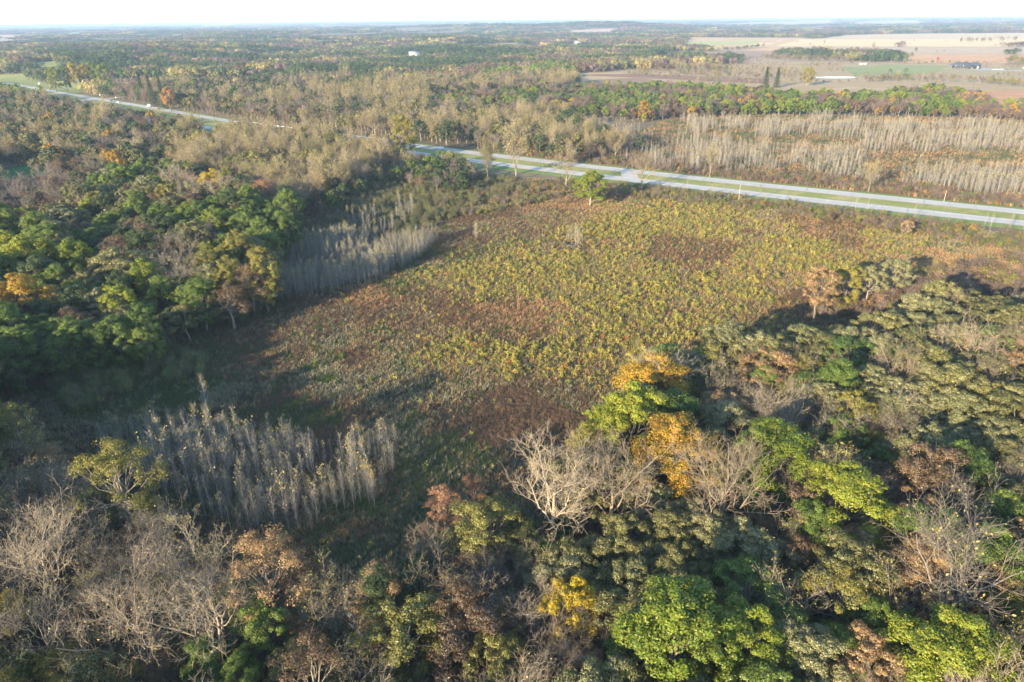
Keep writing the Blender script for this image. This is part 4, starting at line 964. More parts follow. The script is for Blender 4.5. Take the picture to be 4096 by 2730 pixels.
# ------------------------------------------------------------------ far woods as groves
g = np.random.default_rng(404); lst = []
FAR_OPEN = [V([(1580, 108), (1580, 95), (1800, 75), (2700, 55), (2700, 320), (2320, 275), (2150, 245), (1700, 240), (1340, 215), (1300, 172), (1440, 160), (1700, 168), (1700, 125)])]
def far_band(r0, r1, sp, thr, size, hscale):
    a0 = 46; W_ = r1*math.sin(R(a0))
    X, Y = sample(-W_, W_, r0*math.cos(R(a0)), r1, sp, g)
    r = np.hypot(X, Y); a = np.abs(np.degrees(np.arctan2(X, Y)))
    ok = (r > r0) & (r < r1) & (a < a0) & ~in_fields(X, Y) & (dist_line(X, Y, ROAD_COARSE) > 48)
    X, Y = X[ok], Y[ok]; Z = H(X, Y); px, py, w = proj(X, Y, Z)
    wood = ~np.logical_or.reduce([inpoly(px, py, f) for f in FAR_OPEN])
    on_ridge = np.exp(-(((X - RIDGE[0])/800)**2 + ((Y - RIDGE[1] - 250)/520)**2)) > .3
    keepn = fbm(X/520, Y/260, 61, 3)
    keep = np.where(wood, keepn > thr, keepn > .60) | on_ridge
    X, Y, Z, px, py, wd, rd = X[keep], Y[keep], Z[keep], px[keep], py[keep], wood[keep], on_ridge[keep]
    cn = fbm(X/230, Y/150, 71, 3); cn = np.argsort(np.argsort(cn + g.normal(0, .07, len(cn))))/max(1, len(cn))
    for x, y, z, c, w_, od in zip(X, Y, Z, cn, wd, rd):
        tn = 'dark' if c < .44 else 'olive' if c < .62 else 'mauve' if c < .76 else 'straw' if c < .84 else 'brown' if c < .93 else 'green'
        if od: tn = 'dark' if c < .7 else 'brown'
        me = PROTO['far_grove'][int(g.integers(5))]['join']; s = size*g.uniform(.8, 1.25)
        lst.append((x, y, z-.3, (s, s, hscale*g.uniform(.75, 1.2)), g.random()*6.28, mixc(g, *TINT[tn]), me))
far_band(1180, 2000, 25, .30, .85, 1.0)
far_band(2000, 4000, 38, .38, 1.25, 1.0)
far_band(4000, 9000, 90, .48, 2.4, 1.0)
far_band(9000, 26000, 260, .50, 6.0, 1.1)
# hedgerows and copses on the right (as seen)
def hedge(pts, sp=11., tn=('mauve', 'straw', 'dark'), s=(.5, 1.0), depth=1):
    P_ = np.array([at(*p) for p in pts]); L_ = spline(P_, sp)
    for k in range(depth):
        QQ = L_ + g.normal(0, sp*.4, L_.shape) + np.array([0, k*sp*.9])
        for q, hz in zip(QQ, H(QQ[:, 0], QQ[:, 1])):
            kk = tn[int(g.integers(len(tn)))]
            far = 'far_leafy' if kk in ('dark', 'green', 'olive', 'lime', 'gold', 'yolive') else ('far_bare' if kk == 'straw' else 'far_dull')
            d = PROTO[far][int(g.integers(3))]; sc_ = g.uniform(*s)
            lst.append((q[0], q[1], float(hz), (sc_, sc_, sc_*g.uniform(.85, 1.15)), g.random()*6.28, mixc(g, *TINT[kk]), d['join']))
hedge([(2740, 152), (3000, 152), (3250, 150)], 13, ('mauve', 'straw', 'olive'), (.6, 1.1), 4)
hedge([(3250, 146), (3480, 140)], 13, ('dark', 'olive', 'mauve'), (.8, 1.2), 3)
hedge([(3500, 137), (3800, 134), (4300, 126)], 15, ('mauve', 'straw'), (.5, .9), 3)
hedge([(3740, 130), (4000, 122), (4300, 118)], 15, ('mauve', 'dark'), (.6, 1.), 4)
hedge([(2760, 202), (2900, 204), (3060, 186)], 9, ('mauve', 'dark', 'olive'), (.35, .7), 1)
hedge([(3840, 169), (3960, 168), (4060, 167)], 8, ('straw', 'olive'), (.7, 1.0), 1)
hedge([(3060, 236), (3200, 246), (3480, 246)], 8, ('mauve', 'straw', 'mauve', 'olive'), (.45, .8), 4)
hedge([(2720, 236), (2850, 242), (3060, 240)], 10, ('mauve', 'brown', 'mauve'), (.25, .55), 2)
hedge([(3480, 262), (3640, 258), (3800, 256)], 8, ('mauve', 'brown'), (.2, .4), 1)
hedge([(2700, 300), (2900, 312), (3080, 316), (3240, 318)], 8, ('mauve', 'straw', 'olive', 'mauve', 'yolive'), (.4, .75), 2)
hedge([(3480, 330), (3620, 324), (3900, 334), (4200, 360)], 9, ('mauve', 'yolive', 'olive', 'straw', 'brown'), (.4, .75), 3)
hedge([(2400, 262), (2560, 262), (2700, 280), (2900, 296)], 9, ('straw', 'mauve', 'straw', 'olive'), (.6, .95), 3)
hedge([(2720, 262), (2900, 258), (3060, 256)], 16, ('mauve', 'brown', 'olive'), (.3, .6), 2)
hedge([(4040, 260), (4200, 270)], 9, ('olive', 'yolive', 'brown'), (.8, 1.0), 3)
hedge([(2760, 128), (2950, 122), (3330, 100)], 16, ('mauve', 'dark'), (.7, 1.), 3)
hedge([(3060, 112), (3280, 105)], 14, ('dark', 'mauve'), (.8, 1.1), 3)
for x, y, kk, s in [(3663, 209, 'dark', .75), (3745, 212, 'brown', .4), (3775, 211, 'brown', .4), (3640, 182, 'brown', .4), (3655, 168, 'straw', .5), (3785, 170, 'straw', .4), (3185, 181, 'straw', .9), (3295, 182, 'straw', .9), (3240, 184, 'olive', .5), (3490, 208, 'mauve', 1.2), (2935, 234, 'yolive', .6), (3560, 300, 'dark', .6), (3620, 300, 'green', .7), (3060, 298, 'straw', .7), (2930, 180, 'mauve', .5), (3980, 184, 'yolive', .4), (4030, 184, 'gold', .4), (3240, 125, 'gold', .9), (3000, 240, 'dark', .4), (3920, 218, 'straw', .7), (3210, 285, 'lime', .6), (3140, 300, 'yolive', .6), (3750, 250, 'red', .55)]:
    p = at(x, y); far = 'far_leafy' if kk in ('dark', 'green', 'olive', 'lime', 'gold', 'yolive', 'red') else 'far_bare'
    d = PROTO[far][int(g.integers(3))]
    o = link('field_tree', d['join'], None, (p[0], p[1], float(H(p[0:1], p[1:2])[0])), g.random()*6, s); o['tint'] = mixc(g, *TINT[kk])
    near = 'tan stubble field' if y < 190 else 'brown field' if y < 222 else 'grassland before the lodge'
    side = 'toward the right edge' if x > 3700 else 'above the pond' if x > 3150 else 'left of the pond'
    tag(o, f"lone {COLOUR_WORD[kk]} tree by the {near}, {side}", 'tree', 'lone trees in the far fields')
VB = [(2340, 262), (4400, 250), (4400, 345), (3400, 330), (3060, 345), (2700, 345)]
c_ = at([p[0] for p in VB], [p[1] for p in VB]); X, Y = sample(c_[:, 0].min(), c_[:, 0].max(), c_[:, 1].min(), c_[:, 1].max(), 13, g); px, py, w = proj(X, Y, 0*X)
ok = inpoly(px, py, VB) & (fbm(X/60, Y/45, 881, 2) > .5) & (np.hypot(X-at(3342, 312)[0], Y-at(3342, 312)[1]) > 45) & ~inpoly(px, py, [(3360, 258), (3830, 258), (4100, 300), (3700, 310), (3380, 300)])
for x, y in zip(X[ok], Y[ok]):
    kk = ('mauve', 'straw', 'brown', 'olive', 'yolive', 'mauve')[int(g.integers(6))]; far = 'far_leafy' if kk in ('olive', 'yolive') else 'far_dull'
    sc_ = g.uniform(.14, .42); lst.append((x, y, 0., (sc_*1.2, sc_*1.2, sc_), g.random()*6.28, mixc(g, *TINT[kk]), PROTO[far][int(g.integers(3))]['join']))
stuff_from('distant_woodland', 'distant wooded hills and hedgerows fading toward the horizon', lst)

# ------------------------------------------------------------------ meadow plants
def tuft(seed, n=16, h=.95, sp=.35, w=.05):
    g = np.random.default_rng(seed); G = Geo()
    a = g.random(n)*6.283; r = g.random(n)*.28; b = np.stack([np.cos(a)*r, np.sin(a)*r, np.zeros(n)], -1)
    hh = h*g.uniform(.6, 1.15, n); a2 = a + g.normal(0, .6, n); t = b + np.stack([np.cos(a2)*sp*hh, np.sin(a2)*sp*hh, hh], -1); m = b*.4 + t*.6 + np.array([0, 0, .12])*hh[:, None]
    sd = np.stack([-np.sin(a2), np.cos(a2), 0*a2], -1)*w
    v = np.stack([b-sd, b+sd, m+sd*.8, t, m-sd*.8], 1).reshape(-1, 3); i = np.arange(n)*5
    G.add(v, np.stack([i, i+1, i+2, i+4], -1), np.stack([i+4, i+2, i+3], -1), vary=g.random(n)); return G
def forb(seed, n=8, h=1.1, lv=60, leaf=.13, sp=.3, head=False):
    g = np.random.default_rng(seed); G = Geo(); a = g.random(n)*6.283; r = g.random(n)*.3; hh = h*g.uniform(.6, 1.1, n)
    b = np.stack([np.cos(a)*r, np.sin(a)*r, np.zeros(n)], -1); t = b + np.stack([np.cos(a)*sp*hh*g.random(n), np.sin(a)*sp*hh*g.random(n), hh], -1)
    v, q = tubes(np.stack([b, t], 1), np.tile([[.014, .008]], (n, 1)), 3); G.add(v, q, vary=.2)
    k = g.integers(0, n, lv); s = g.random(lv)**(.4 if head else .8); pos = b[k]*(1-s[:, None]) + t[k]*s[:, None] + g.normal(0, .07, (lv, 3)); pos[:, 2] = np.maximum(pos[:, 2], .03)
    v, f = leaves(pos, unit(g.normal(0, 1, (lv, 3)) + np.array([0, 0, .5])), leaf, g, .6); G.add(v, f, vary=g.random(lv)); return G
def sapling(seed, h=1.9, lv=70, leaf=.21):
    g = np.random.default_rng(seed); G = Geo(); n = 4
    a = g.random(n)*6.283; b = np.stack([np.cos(a)*.2, np.sin(a)*.2, 0*a], -1); hh = h*g.uniform(.6, 1.1, n); t = b*2.2 + np.stack([0*a, 0*a, hh], -1)
    v, q = tubes(np.stack([b, t], 1), np.tile([[.022, .008]], (n, 1)), 3); G.add(v, q, vary=.1)
    k = g.integers(0, n, lv); s = .25 + .75*g.random(lv)**.7; pos = b[k]*(1-s[:, None]) + t[k]*s[:, None] + g.normal(0, .17, (lv, 3)) * np.array([1, 1, .5])
    v, f = leaves(pos, unit(g.normal(0, 1, (lv, 3)) + np.array([-.2, -.2, .4])), leaf, g, .85); G.add(v, f, vary=g.random(lv)); return G
MT = [tuft(s).mesh('grass_tuft', [M['weed']]) for s in range(5)]
MF = [forb(20+s, head=(s % 2 == 0)).mesh('dry_forb', [M['weed']]) for s in range(5)]
MS = [sapling(40+s).mesh('field_sapling', [M['leaf']]) for s in range(6)]
g = np.random.default_rng(909)
X, Y = sample(-230, 360, 72, 480, .78, g)
px, py, w = proj(X, Y, 0*X); vx, vy = px/K, py/K
ok = inpoly(px, py, MEADOW) & (w > 0) & (dist_line(X, Y, ROAD_MID[::3]) > 28.5 + 2*g.random(X.shape)); X, Y, vx, vy = X[ok], Y[ok], vx[ok], vy[ok]
ZONE_Y = [(965, 870), (945, 800), (1010, 715), (985, 665), (1015, 610), (1060, 570), (1270, 555), (1330, 500), (1480, 462), (1900, 500), (2150, 555), (2060, 600), (1880, 640), (1840, 700), (1790, 730), (1560, 810), (1480, 880), (1300, 890), (1200, 875)]
ORANGE = [[(1090, 735), (1150, 688), (1330, 700), (1325, 742), (1180, 755)], [(1190, 470), (1300, 448), (1430, 450), (1490, 470), (1280, 495)], [(2040, 605), (2150, 578), (2340, 580), (2340, 615), (2150, 625)], [(1760, 520), (1870, 505), (1930, 520), (1850, 535)], [(720, 700), (860, 655), (960, 640), (940, 690), (800, 730)]]
BROWN = [[(900, 780), (700, 690), (860, 650), (1000, 690), (980, 740), (960, 880)], [(1100, 520), (1290, 490), (1400, 470), (1390, 510), (1250, 545), (1100, 560)], [(1740, 680), (1850, 640), (1900, 690), (1800, 720)], [(1150, 880), (1450, 880), (1400, 960), (1250, 1040), (1000, 1120), (1000, 960)]]
GREEN = [[(100, 920), (150, 830), (480, 790), (520, 860), (430, 930), (250, 1000)], [(870, 1300), (930, 1040), (1100, 960), (1130, 1020), (1050, 1180)], [(880, 630), (1100, 540), (1250, 560), (1060, 620), (900, 680)], [(560, 700), (700, 660), (640, 720), (480, 780), (400, 780)]]
n = len(X); u = g.random(n); wx = vx + (fbm(X/13, Y/13, 301, 2)-.5)*150 + g.normal(0, 16, n); wy = vy + (fbm(X/13, Y/13, 305, 2)-.5)*90 + g.normal(0, 9, n)
inY = inpoly(wx, wy, ZONE_Y); inO = np.logical_or.reduce([inpoly(wx, wy, p) for p in ORANGE]); inB = np.logical_or.reduce([inpoly(wx, wy, p) for p in BROWN]); inG = np.logical_or.reduce([inpoly(wx, wy, p) for p in GREEN])
n1 = fbm(X/17, Y/17, 81, 3); n2 = fbm(X/7, Y/7, 91, 2); n3 = fbm(X/30, Y/30, 97, 2); n5 = fbm(X/40 + 5, Y/40, 123, 2)
PAL = {'orange': ((.32, .19, .095), (.42, .27, .14)), 'strawg': ((.26, .185, .095), (.36, .26, .135)), 'grey': ((.18, .16, .10), (.28, .25, .15)), 'brownf': ((.15, .098, .06), (.25, .165, .10)),
       'greenf': ((.065, .10, .03), (.11, .15, .05)), 'yel': ((.33, .28, .065), (.46, .385, .10)), 'yelg': ((.19, .20, .05), (.31, .30, .08)), 'redf': ((.33, .14, .05), (.40, .19, .07)), 'darkf': ((.085, .07, .045), (.14, .11, .07))}
cat_ = np.full(n, 'brownf', dtype=object)
v1 = n1 + .22*(g.random(n)-.5); v2 = n2 + .25*(g.random(n)-.5)
cat_[v1 > .50] = 'grey'; cat_[(v1 > .42) & (v1 < .5)] = 'strawg'; cat_[(v2 > .62)] = 'greenf'; cat_[(v2 < .27)] = 'darkf'; soft = vx + g.normal(0, 60, n) > 900 + 120*(n3-.5)
cat_[soft & (u > .52) & (vy < 880 + g.normal(0, 25, n))] = 'strawg'; cat_[soft & (u > .8)] = 'grey'
cat_[(n5 < .40) & (u > .45)] = 'brownf'; cat_[inB & (u < .55)] = 'brownf'; cat_[inB & (u < .12)] = 'darkf'
cat_[inO & (u < .75)] = 'orange'; cat_[inO & (u < .2)] = 'strawg'
cat_[inG & (u < .66)] = 'greenf'
n4 = fbm(X/3.2, Y/3.2, 93, 2)
pY = np.mean([inpoly(wx + g.normal(0, 46, n), wy + g.normal(0, 24, n), ZONE_Y) for _ in range(6)], 0)
yy = (g.random(n) < pY* np.clip((n5*.62 + n2*.15 + n4*.23 - .40)*2.9, .012, .38)*(1 - .6*inB)*(1 - .75*inO))
cat_[inY & ~yy & (u < .09)] = 'greenf'; cat_[inY & ~yy & (u > .3) & (u < .5)] = 'orange'
cat_[yy] = 'yel'; cat_[yy & (g.random(n) < .5)] = 'yelg'; cat_[yy & (g.random(n) < .025)] = 'redf'
stray = (~inY) & (g.random(n) < .006); cat_[stray] = 'yelg'
t_ = g.random(n)[:, None]; tint = np.zeros((n, 3)); pick = np.zeros(n, int); size = g.uniform(.85, 1.55, n)
for c, (a, b) in PAL.items():
    m_ = cat_ == c; tint[m_] = np.array(a)*(1-t_[m_]) + np.array(b)*t_[m_]
issap = np.isin(cat_, ['yel', 'yelg', 'redf']); istuft = np.isin(cat_, ['orange', 'strawg', 'grey'])
pick[:] = 5 + g.integers(0, 5, n); pick[istuft] = g.integers(0, 5, istuft.sum()); pick[issap] = 10 + g.integers(0, 6, issap.sum())
size[issap] *= g.uniform(.38, 1.0, issap.sum())*(.75 + .6*vnoise(X[issap]/6, Y[issap]/6, 507))
rot = g.random(n)*6.283; Zm = np.full(n, .04)
ROCKP = at(2290, 982)
far_rock = np.hypot(X-ROCKP[0], Y-ROCKP[1]) > 3.4
# the nearest and largest saplings are things of their own
spx, spy, sw = proj(X, Y, Zm+1); inframe = (spx > 0) & (spx < 4096) & (spy < 2730)
cand = np.where(issap & inframe & (vy < 985))[0]; rank = cand[np.argsort(-(size[cand]/sw[cand]))][:280]
solo = np.zeros(n, bool); solo[rank] = True
names = {'yel': 'yellow', 'yelg': 'yellow-green', 'redf': 'red'}
for i in rank:
    o = link('field_sapling', MS[pick[i]-10], None, (X[i], Y[i], .04), rot[i], float(size[i])); o['tint'] = tuple(float(c) for c in tint[i])
    row = 'near edge' if vy[i] > 830 else 'middle' if vy[i] > 740 else 'upper part'
    side = 'left end' if vx[i] < 1080 else 'centre' if vx[i] < 1350 else 'right side'
    tag(o, f"{'large' if size[i] > 1.1 else 'small' if size[i] < .75 else 'middling'} {names[cat_[i]]} leaved sapling at the {row} of the sunlit meadow, {side}", 'sapling', 'leafy saplings in the sunlit meadow')
m_ = ~solo & far_rock
scatter('meadow_growth', 'dry grasses, weeds and low yellow saplings covering the meadow', MT + MF + MS, np.c_[X, Y, Zm][m_], rot[m_], np.repeat(size[m_][:, None], 3, 1), tint[m_], pick[m_])
# open ground beyond the highway and roadside verge
X, Y = sample(-90, 520, 300, 820, 1.7, g); px, py, w = proj(X, Y, 0*X)
ok = inpoly(px, py, FLOOD) & (dist_line(X, Y, ROAD_MID[::3]) > 24 + 2*g.random(X.shape)); X, Y = X[ok], Y[ok]; n = len(X)
n1 = fbm(X/14, Y/14, 181, 3); cat_ = np.where(n1 > .60, 'orange', np.where(n1 > .50, 'brownf', np.where(n1 > .38, 'strawg', 'greenf'))); u = g.random(n); cat_[u < .18] = 'brownf'; cat_[u > .72] = 'grey'; cat_[(u > .58) & (u < .72)] = 'greenf'
tint = np.zeros((n, 3)); t_ = g.random(n)[:, None]
for c, (a, b) in PAL.items():
    mm = cat_ == c; tint[mm] = np.array(a)*(1-t_[mm]) + np.array(b)*t_[mm]
pick = np.where(np.isin(cat_, ['orange', 'strawg']), g.integers(0, 5, n), 5 + g.integers(0, 5, n)); size = g.uniform(1.1, 2.2, n)
scatter('floodplain_growth', 'rust and brown weeds on the open ground beyond the highway', MT + MF, np.c_[X, Y, np.full(n, .03)], g.random(n)*6.28, np.repeat(size[:, None], 3, 1), tint, pick)

# ------------------------------------------------------------------ pond, rocks, small structures
pc = at(3342, 312); pr = np.linspace(0, 2*np.pi, 40, endpoint=False)
pw = (at(3425, 312) - at(3260, 312))[0]/2; pd = 15.0
sheet('pond', np.c_[pc[0] + np.cos(pr)*pw*(1+.06*np.sin(3*pr)), pc[1] + np.sin(pr)*pd*(1+.1*np.cos(2*pr+1))], .5, M['water'])
p2 = at(4000, 280); sheet('pond', np.c_[p2[0] + np.cos(pr)*16*(1+.1*np.sin(2*pr)), p2[1] + np.sin(pr)*9], .6, M['water'])
g = np.random.default_rng(515)
sheet('water', np.c_[ROCKP[0] + np.cos(pr)*4.2*(1+.25*np.sin(3*pr)), ROCKP[1] + np.sin(pr)*2.4*(1+.2*np.cos(2*pr))], .12, M['water'])
sheet('gravel_drive', [at(3868, 276), at(3925, 272), at(3960, 279), at(4200, 288), at(4200, 292), at(3900, 282)], .5, M['shoulder'])

def bx(parent, name, c, d, mat, taper=(1, 1), rz=0): return link(name, Geo().box(c, d, 0, rz, taper).mesh(name, [mat]), parent)
def hip_roof(parent, name, c, d, h, mat, ridge=.5, over=.6):
    x, y = d[0]/2+over, d[1]/2+over; rx = x*ridge
    v = np.array([[-x,-y,0],[x,-y,0],[x,y,0],[-x,y,0],[-rx,0,h],[rx,0,h],[-x,-y,-.25],[x,-y,-.25],[x,y,-.25],[-x,y,-.25]]) + np.array(c)
    return link(name, Geo().add(v, [[0,1,5,4],[2,3,4,5],[0,6,7,1],[1,7,8,2],[2,8,9,3],[3,9,6,0],[6,9,8,7]], [[1,2,5],[3,0,4]]).mesh(name, [mat]), parent)
# dark lodge with stone piers
lp = at(3862, 277); lodge = empty('lodge', (lp[0], lp[1], .35), R(-14)); tag(lodge, 'long dark lodge with hipped slate roof and pale stone piers on the green', 'building')
sL = .42
bx(lodge, 'wall', (0, 9, 4.1), (40, 16, 4.6), M['wall_dark']); bx(lodge, 'wall', (17, 12, 3.2), (20, 18, 6.0), M['wall_dark'])
hip_roof(lodge, 'roof', (-4, 9, 6.4), (38, 18), 5.2, M['roof_dark'], .55, 1.2); hip_roof(lodge, 'roof', (18, 12, 6.6), (20, 20), 4.8, M['roof_dark'], .3, 1.0)
for k, x in enumerate((-19, -14, -9.5, -5, -1, 3)):
    bx(lodge, 'pier', (x, .2, .8), (.9, .9, 2.4), M['stone'], (.8, .8))
bx(lodge, 'deck', (-4, 0.6, 1.75), (38, 3.2, .35), M['wall_dark'])
for x in (11.5, 21.5): bx(lodge, 'stone_pillar', (x, 2.2, 2.4), (3, 2.6, 5.2), M['stone'], (.85, .85))
for x in (-17, -12, -7.5, -3, 1.5): bx(lodge, 'window', (x, .93, 4.4), (2.4, .12, 2.0), M['glass'])
for x in (-18.2, -4.6): bx(lodge, 'lamp', (x, .8, 5.5), (1.4, .3, 1.1), M['white'])
# white tanks by the green
for k, (x, y) in enumerate(((3443, 262), (3461, 262))):
    p = at(x, y); t = empty('travel_trailer', (p[0], p[1], .45), R(20*k)); tag(t, ('left' if k == 0 else 'right') + ' of two white trailers parked on the green by the trees', 'trailer')
    bx(t, 'body', (0, 0, 2.2), (7.2, 3, 3.0), M['white'], (.93, .9)); bx(t, 'window', (-1, -1.48, 2.5), (1.8, .08, .8), M['glass']); bx(t, 'door', (1.6, -1.5, 1.9), (.8, .06, 1.9), M['metal'])
    for sx in (-1, 1):
        for sy in (-1, 1): bx(t, 'wheel', (sx*.6+.3, sy*1.3, .4), (.7, .25, .7), M['tyre'])
# farmsteads
def house(x, y, w, d, h, rz, roofm, label, wallm='white', name='farmhouse', cat='house', zoff=0):
    p = at(x, y); z = float(H(p[0:1], p[1:2])[0]) + .2 + zoff
    o = empty(name, (p[0], p[1], z), rz); tag(o, label, cat, 'distant farm buildings')
    bx(o, 'wall', (0, 0, h/2), (w, d, h), M[wallm])
    v = np.array([[-w/2-.5,-d/2-.5,h],[w/2+.5,-d/2-.5,h],[w/2+.5,d/2+.5,h],[-w/2-.5,d/2+.5,h],[-w/2-.5,0,h+d*.42],[w/2+.5,0,h+d*.42]])
    link('roof', Geo().add(v, [[0,1,5,4],[2,3,4,5],[0,3,2,1]], [[1,2,5],[3,0,4]]).mesh('roof', [M[roofm]]), o)
    for k in range(3): bx(o, 'window', (-w*.32 + k*w*.32, -d/2-.05, h*.55), (w*.1, .1, h*.35), M['glass'])
    bx(o, 'door', (w*.16, -d/2-.06, 1.1), (1.2, .1, 2.2), M['wood'])
    return o
FARM = [(2020, 103), (2045, 103), (1865, 95), (1715, 93), (1830, 96), (1520, 85), (780, 101), (760, 102), (830, 97), (60, 100), (130, 100), (340, 92), (440, 92), (470, 94), (262, 131), (2310, 175), (2615, 154), (3170, 86), (3190, 85), (3250, 78), (3345, 101), (3380, 103), (3400, 96), (3300, 76), (3410, 76), (3840, 91), (3870, 92), (3800, 91), (3990, 90), (3630, 104), (3520, 102), (2140, 77), (2880, 76), (2940, 66), (1390, 78), (1560, 74), (2600, 92), (1350, 84), (35, 140), (1980, 176)]
gg = np.random.default_rng(66)
for k, (x, y) in enumerate(FARM):
    far = y < 110; big = gg.random() < .45
    side = ('above the left woods' if x < 700 else 'above the middle woods' if x < 1500 else 'left of the wooded ridge' if x < 2250 else 'below the wooded ridge' if x < 2700 else 'beyond the tan fields' if x < 3500 else 'on the far right slope')
    f = 1.5 if y < 100 else 1.0
    house(x, y, (22 if big else 13)*f, (12 if big else 9)*f, (6 if big else 5)*f, gg.uniform(-.5, .5), 'roof_grey' if gg.random() < .6 else 'roof_red', f"tiny {'long white barn' if big else 'white farmhouse'} {side}" + (' near the horizon' if far else ''), name='barn' if big else 'farmhouse', cat='barn' if big else 'house')
house(790, 274, 15, 10, 6, .3, 'roof_red', 'brown roofed house half hidden in woods beyond the highway', 'stone', zoff=5)
house(895, 272, 14, 10, 6, -.3, 'roof_grey', 'grey roofed house half hidden in woods beyond the highway', 'stone', zoff=5)
house(1660, 238, 30, 20, 7, .1, 'roof_grey', 'wide grey shed roof showing among trees in the middle woods', 'metal', 'shed', 'shed', 5)
house(1078, 176, 9, 9, 15, .2, 'roof_grey', 'narrow pale gabled house poking out of the middle woods', 'white', zoff=3)
house(460, 318, 16, 9, 5, .4, 'roof_grey', 'low white house among trees on the highway bank', 'white', zoff=2)

# ------------------------------------------------------------------ vehicles
def road_pose(px, py, line):
    p = at(px, py, 1.0); i = int(np.argmin(np.hypot(*(line-p).T))); d = line[min(i+1, len(line)-1)] - line[i-1]; n_ = NRM[i]
    off = float(np.clip((p-line[i]) @ n_, -3.2, 3.2)); off = 1.9 if off > 0 else -1.9
    q = line[i] + n_*off + unit(d)*((p-line[i]) @ unit(d)); return (q[0], q[1], .27 + float(H(q[0:1], q[1:2])[0])), math.atan2(d[1], d[0])
def cylinder(c, r, w, k=14):
    a = np.arange(k)*2*np.pi/k; v = np.concatenate([np.stack([np.cos(a)*r, np.full(k, s*w/2), np.sin(a)*r], -1) for s in (-1, 1)]) + np.array(c)
    i = np.arange(k); q = np.stack([i, (i+1) % k, k+(i+1) % k, k+i], -1)
    c0, c1 = len(v), len(v)+1; v = np.vstack([v, [[c[0], c[1]-w/2, c[2]], [c[0], c[1]+w/2, c[2]]]])
    t = np.concatenate([np.stack([(i+1) % k, i, np.full(k, c0)], -1), np.stack([k+i, k+(i+1) % k, np.full(k, c1)], -1)])
    return Geo().add(v, q, t)
def profile(pts, w, top=.86):
    """side outline (x, z) swept across the width, upper points narrower"""
    p = np.array(pts, float); zt = p[:, 1].max(); ww = np.where(p[:, 1] > zt*.75, w*top, w)/2; n = len(p)
    v = np.concatenate([np.c_[p[:, 0], -ww, p[:, 1]], np.c_[p[:, 0], ww, p[:, 1]]]); i = np.arange(n)
    G = Geo().add(v, np.stack([i, n+i, n+(i+1) % n, (i+1) % n], -1)); c = p.mean(0)
    v2 = np.vstack([v, [[c[0], -w/2, c[1]], [c[0], w/2, c[1]]]])
    return G.add(v2, None, np.concatenate([np.stack([i, (i+1) % n, np.full(n, 2*n)], -1), np.stack([n+(i+1) % n, n+i, np.full(n, 2*n+1)], -1)]))
def wheels(o, xs, w, r=.34):
    for x in xs:
        for s in (-1, 1):
            wh = link('wheel', cylinder((x, s*(w/2-.1), r), r, .24).mesh('tyre', [M['tyre']]), o); link('rim', cylinder((x, s*(w/2-.08), r), r*.6, .25).mesh('rim', [M['metal']]), wh)
def car(loc, rz, mat, label, kind='sedan', name='car'):
    o = empty(name, loc, rz); tag(o, label, 'truck' if kind in ('pickup', 'box') else 'van' if kind == 'van' else 'car')
    if kind == 'sedan':
        pr_ = [(-2.3,.35),(-2.35,.75),(-2.2,.92),(-1.55,1.0),(-.9,1.42),(.35,1.45),(1.05,1.0),(2.1,.82),(2.3,.6),(2.3,.35)]; w = 1.8
        link('window', Geo().box((-.3, 0, 1.22), (1.9, 1.64, .36), 0, 0, (.62, .93)).mesh('window', [M['glass']]), o)
    elif kind == 'suv':
        pr_ = [(-2.35,.4),(-2.4,1.0),(-2.2,1.7),(-1.2,1.78),(.45,1.72),(1.15,1.15),(2.2,.98),(2.35,.7),(2.35,.4)]; w = 1.9
        link('window', Geo().box((-.55, 0, 1.44), (2.9, 1.8, .42), 0, 0, (.78, .95)).mesh('window', [M['glass']]), o)
    elif kind == 'van':
        pr_ = [(-2.8,.4),(-2.85,1.2),(-2.75,2.15),(1.2,2.2),(1.95,1.35),(2.75,1.1),(2.85,.8),(2.85,.4)]; w = 2.0
        link('window', Geo().box((1.35, 0, 1.65), (.9, 1.92, .55), 0, 0, (.6, .93)).mesh('window', [M['glass']]), o); bx(o, 'ladder_rack', (-.6, 0, 2.32), (3.8, 1.5, .1), M['metal'])
    else:
        pr_ = [(-2.7,.45),(-2.75,1.05),(-.7,1.05),(-.6,1.7),(.7,1.72),(1.2,1.15),(2.5,1.0),(2.7,.75),(2.7,.45)]; w = 1.95
        link('window', Geo().box((.1, 0, 1.42), (1.45, 1.86, .4), 0, 0, (.75, .94)).mesh('window', [M['glass']]), o)
    link('body', profile(pr_, w).mesh('body', [mat]), o)
    L_ = max(p[0] for p in pr_)
    wheels(o, (-.6*L_, .62*L_), w)
    for s in (-1, 1): bx(o, 'headlight', (L_-.02, s*w*.36, .72), (.1, .36, .16), M['white']); bx(o, 'tail_light', (-L_-.04, s*w*.38, .85), (.1, .26, .2), M['red_light'])
    return o
def box_truck(loc, rz, label, mat, cabm):
    o = empty('box_truck', loc, rz); tag(o, label, 'truck')
    bx(o, 'cargo_box', (-1.4, 0, 2.05), (5.6, 2.4, 2.7), mat); link('cab', profile([(1.45,.5),(1.45,2.2),(2.5,2.25),(3.1,1.45),(3.9,1.25),(4.0,.5)], 2.1).mesh('cab', [cabm]), o)
    bx(o, 'window', (2.35, 0, 1.75), (.9, 2.04, .6), M['glass'], (.6, .95)); bx(o, 'chassis', (-.2, 0, .55), (8, 1.2, .25), M['car_dark']); wheels(o, (-2.8, 2.9), 2.3, .45); return o
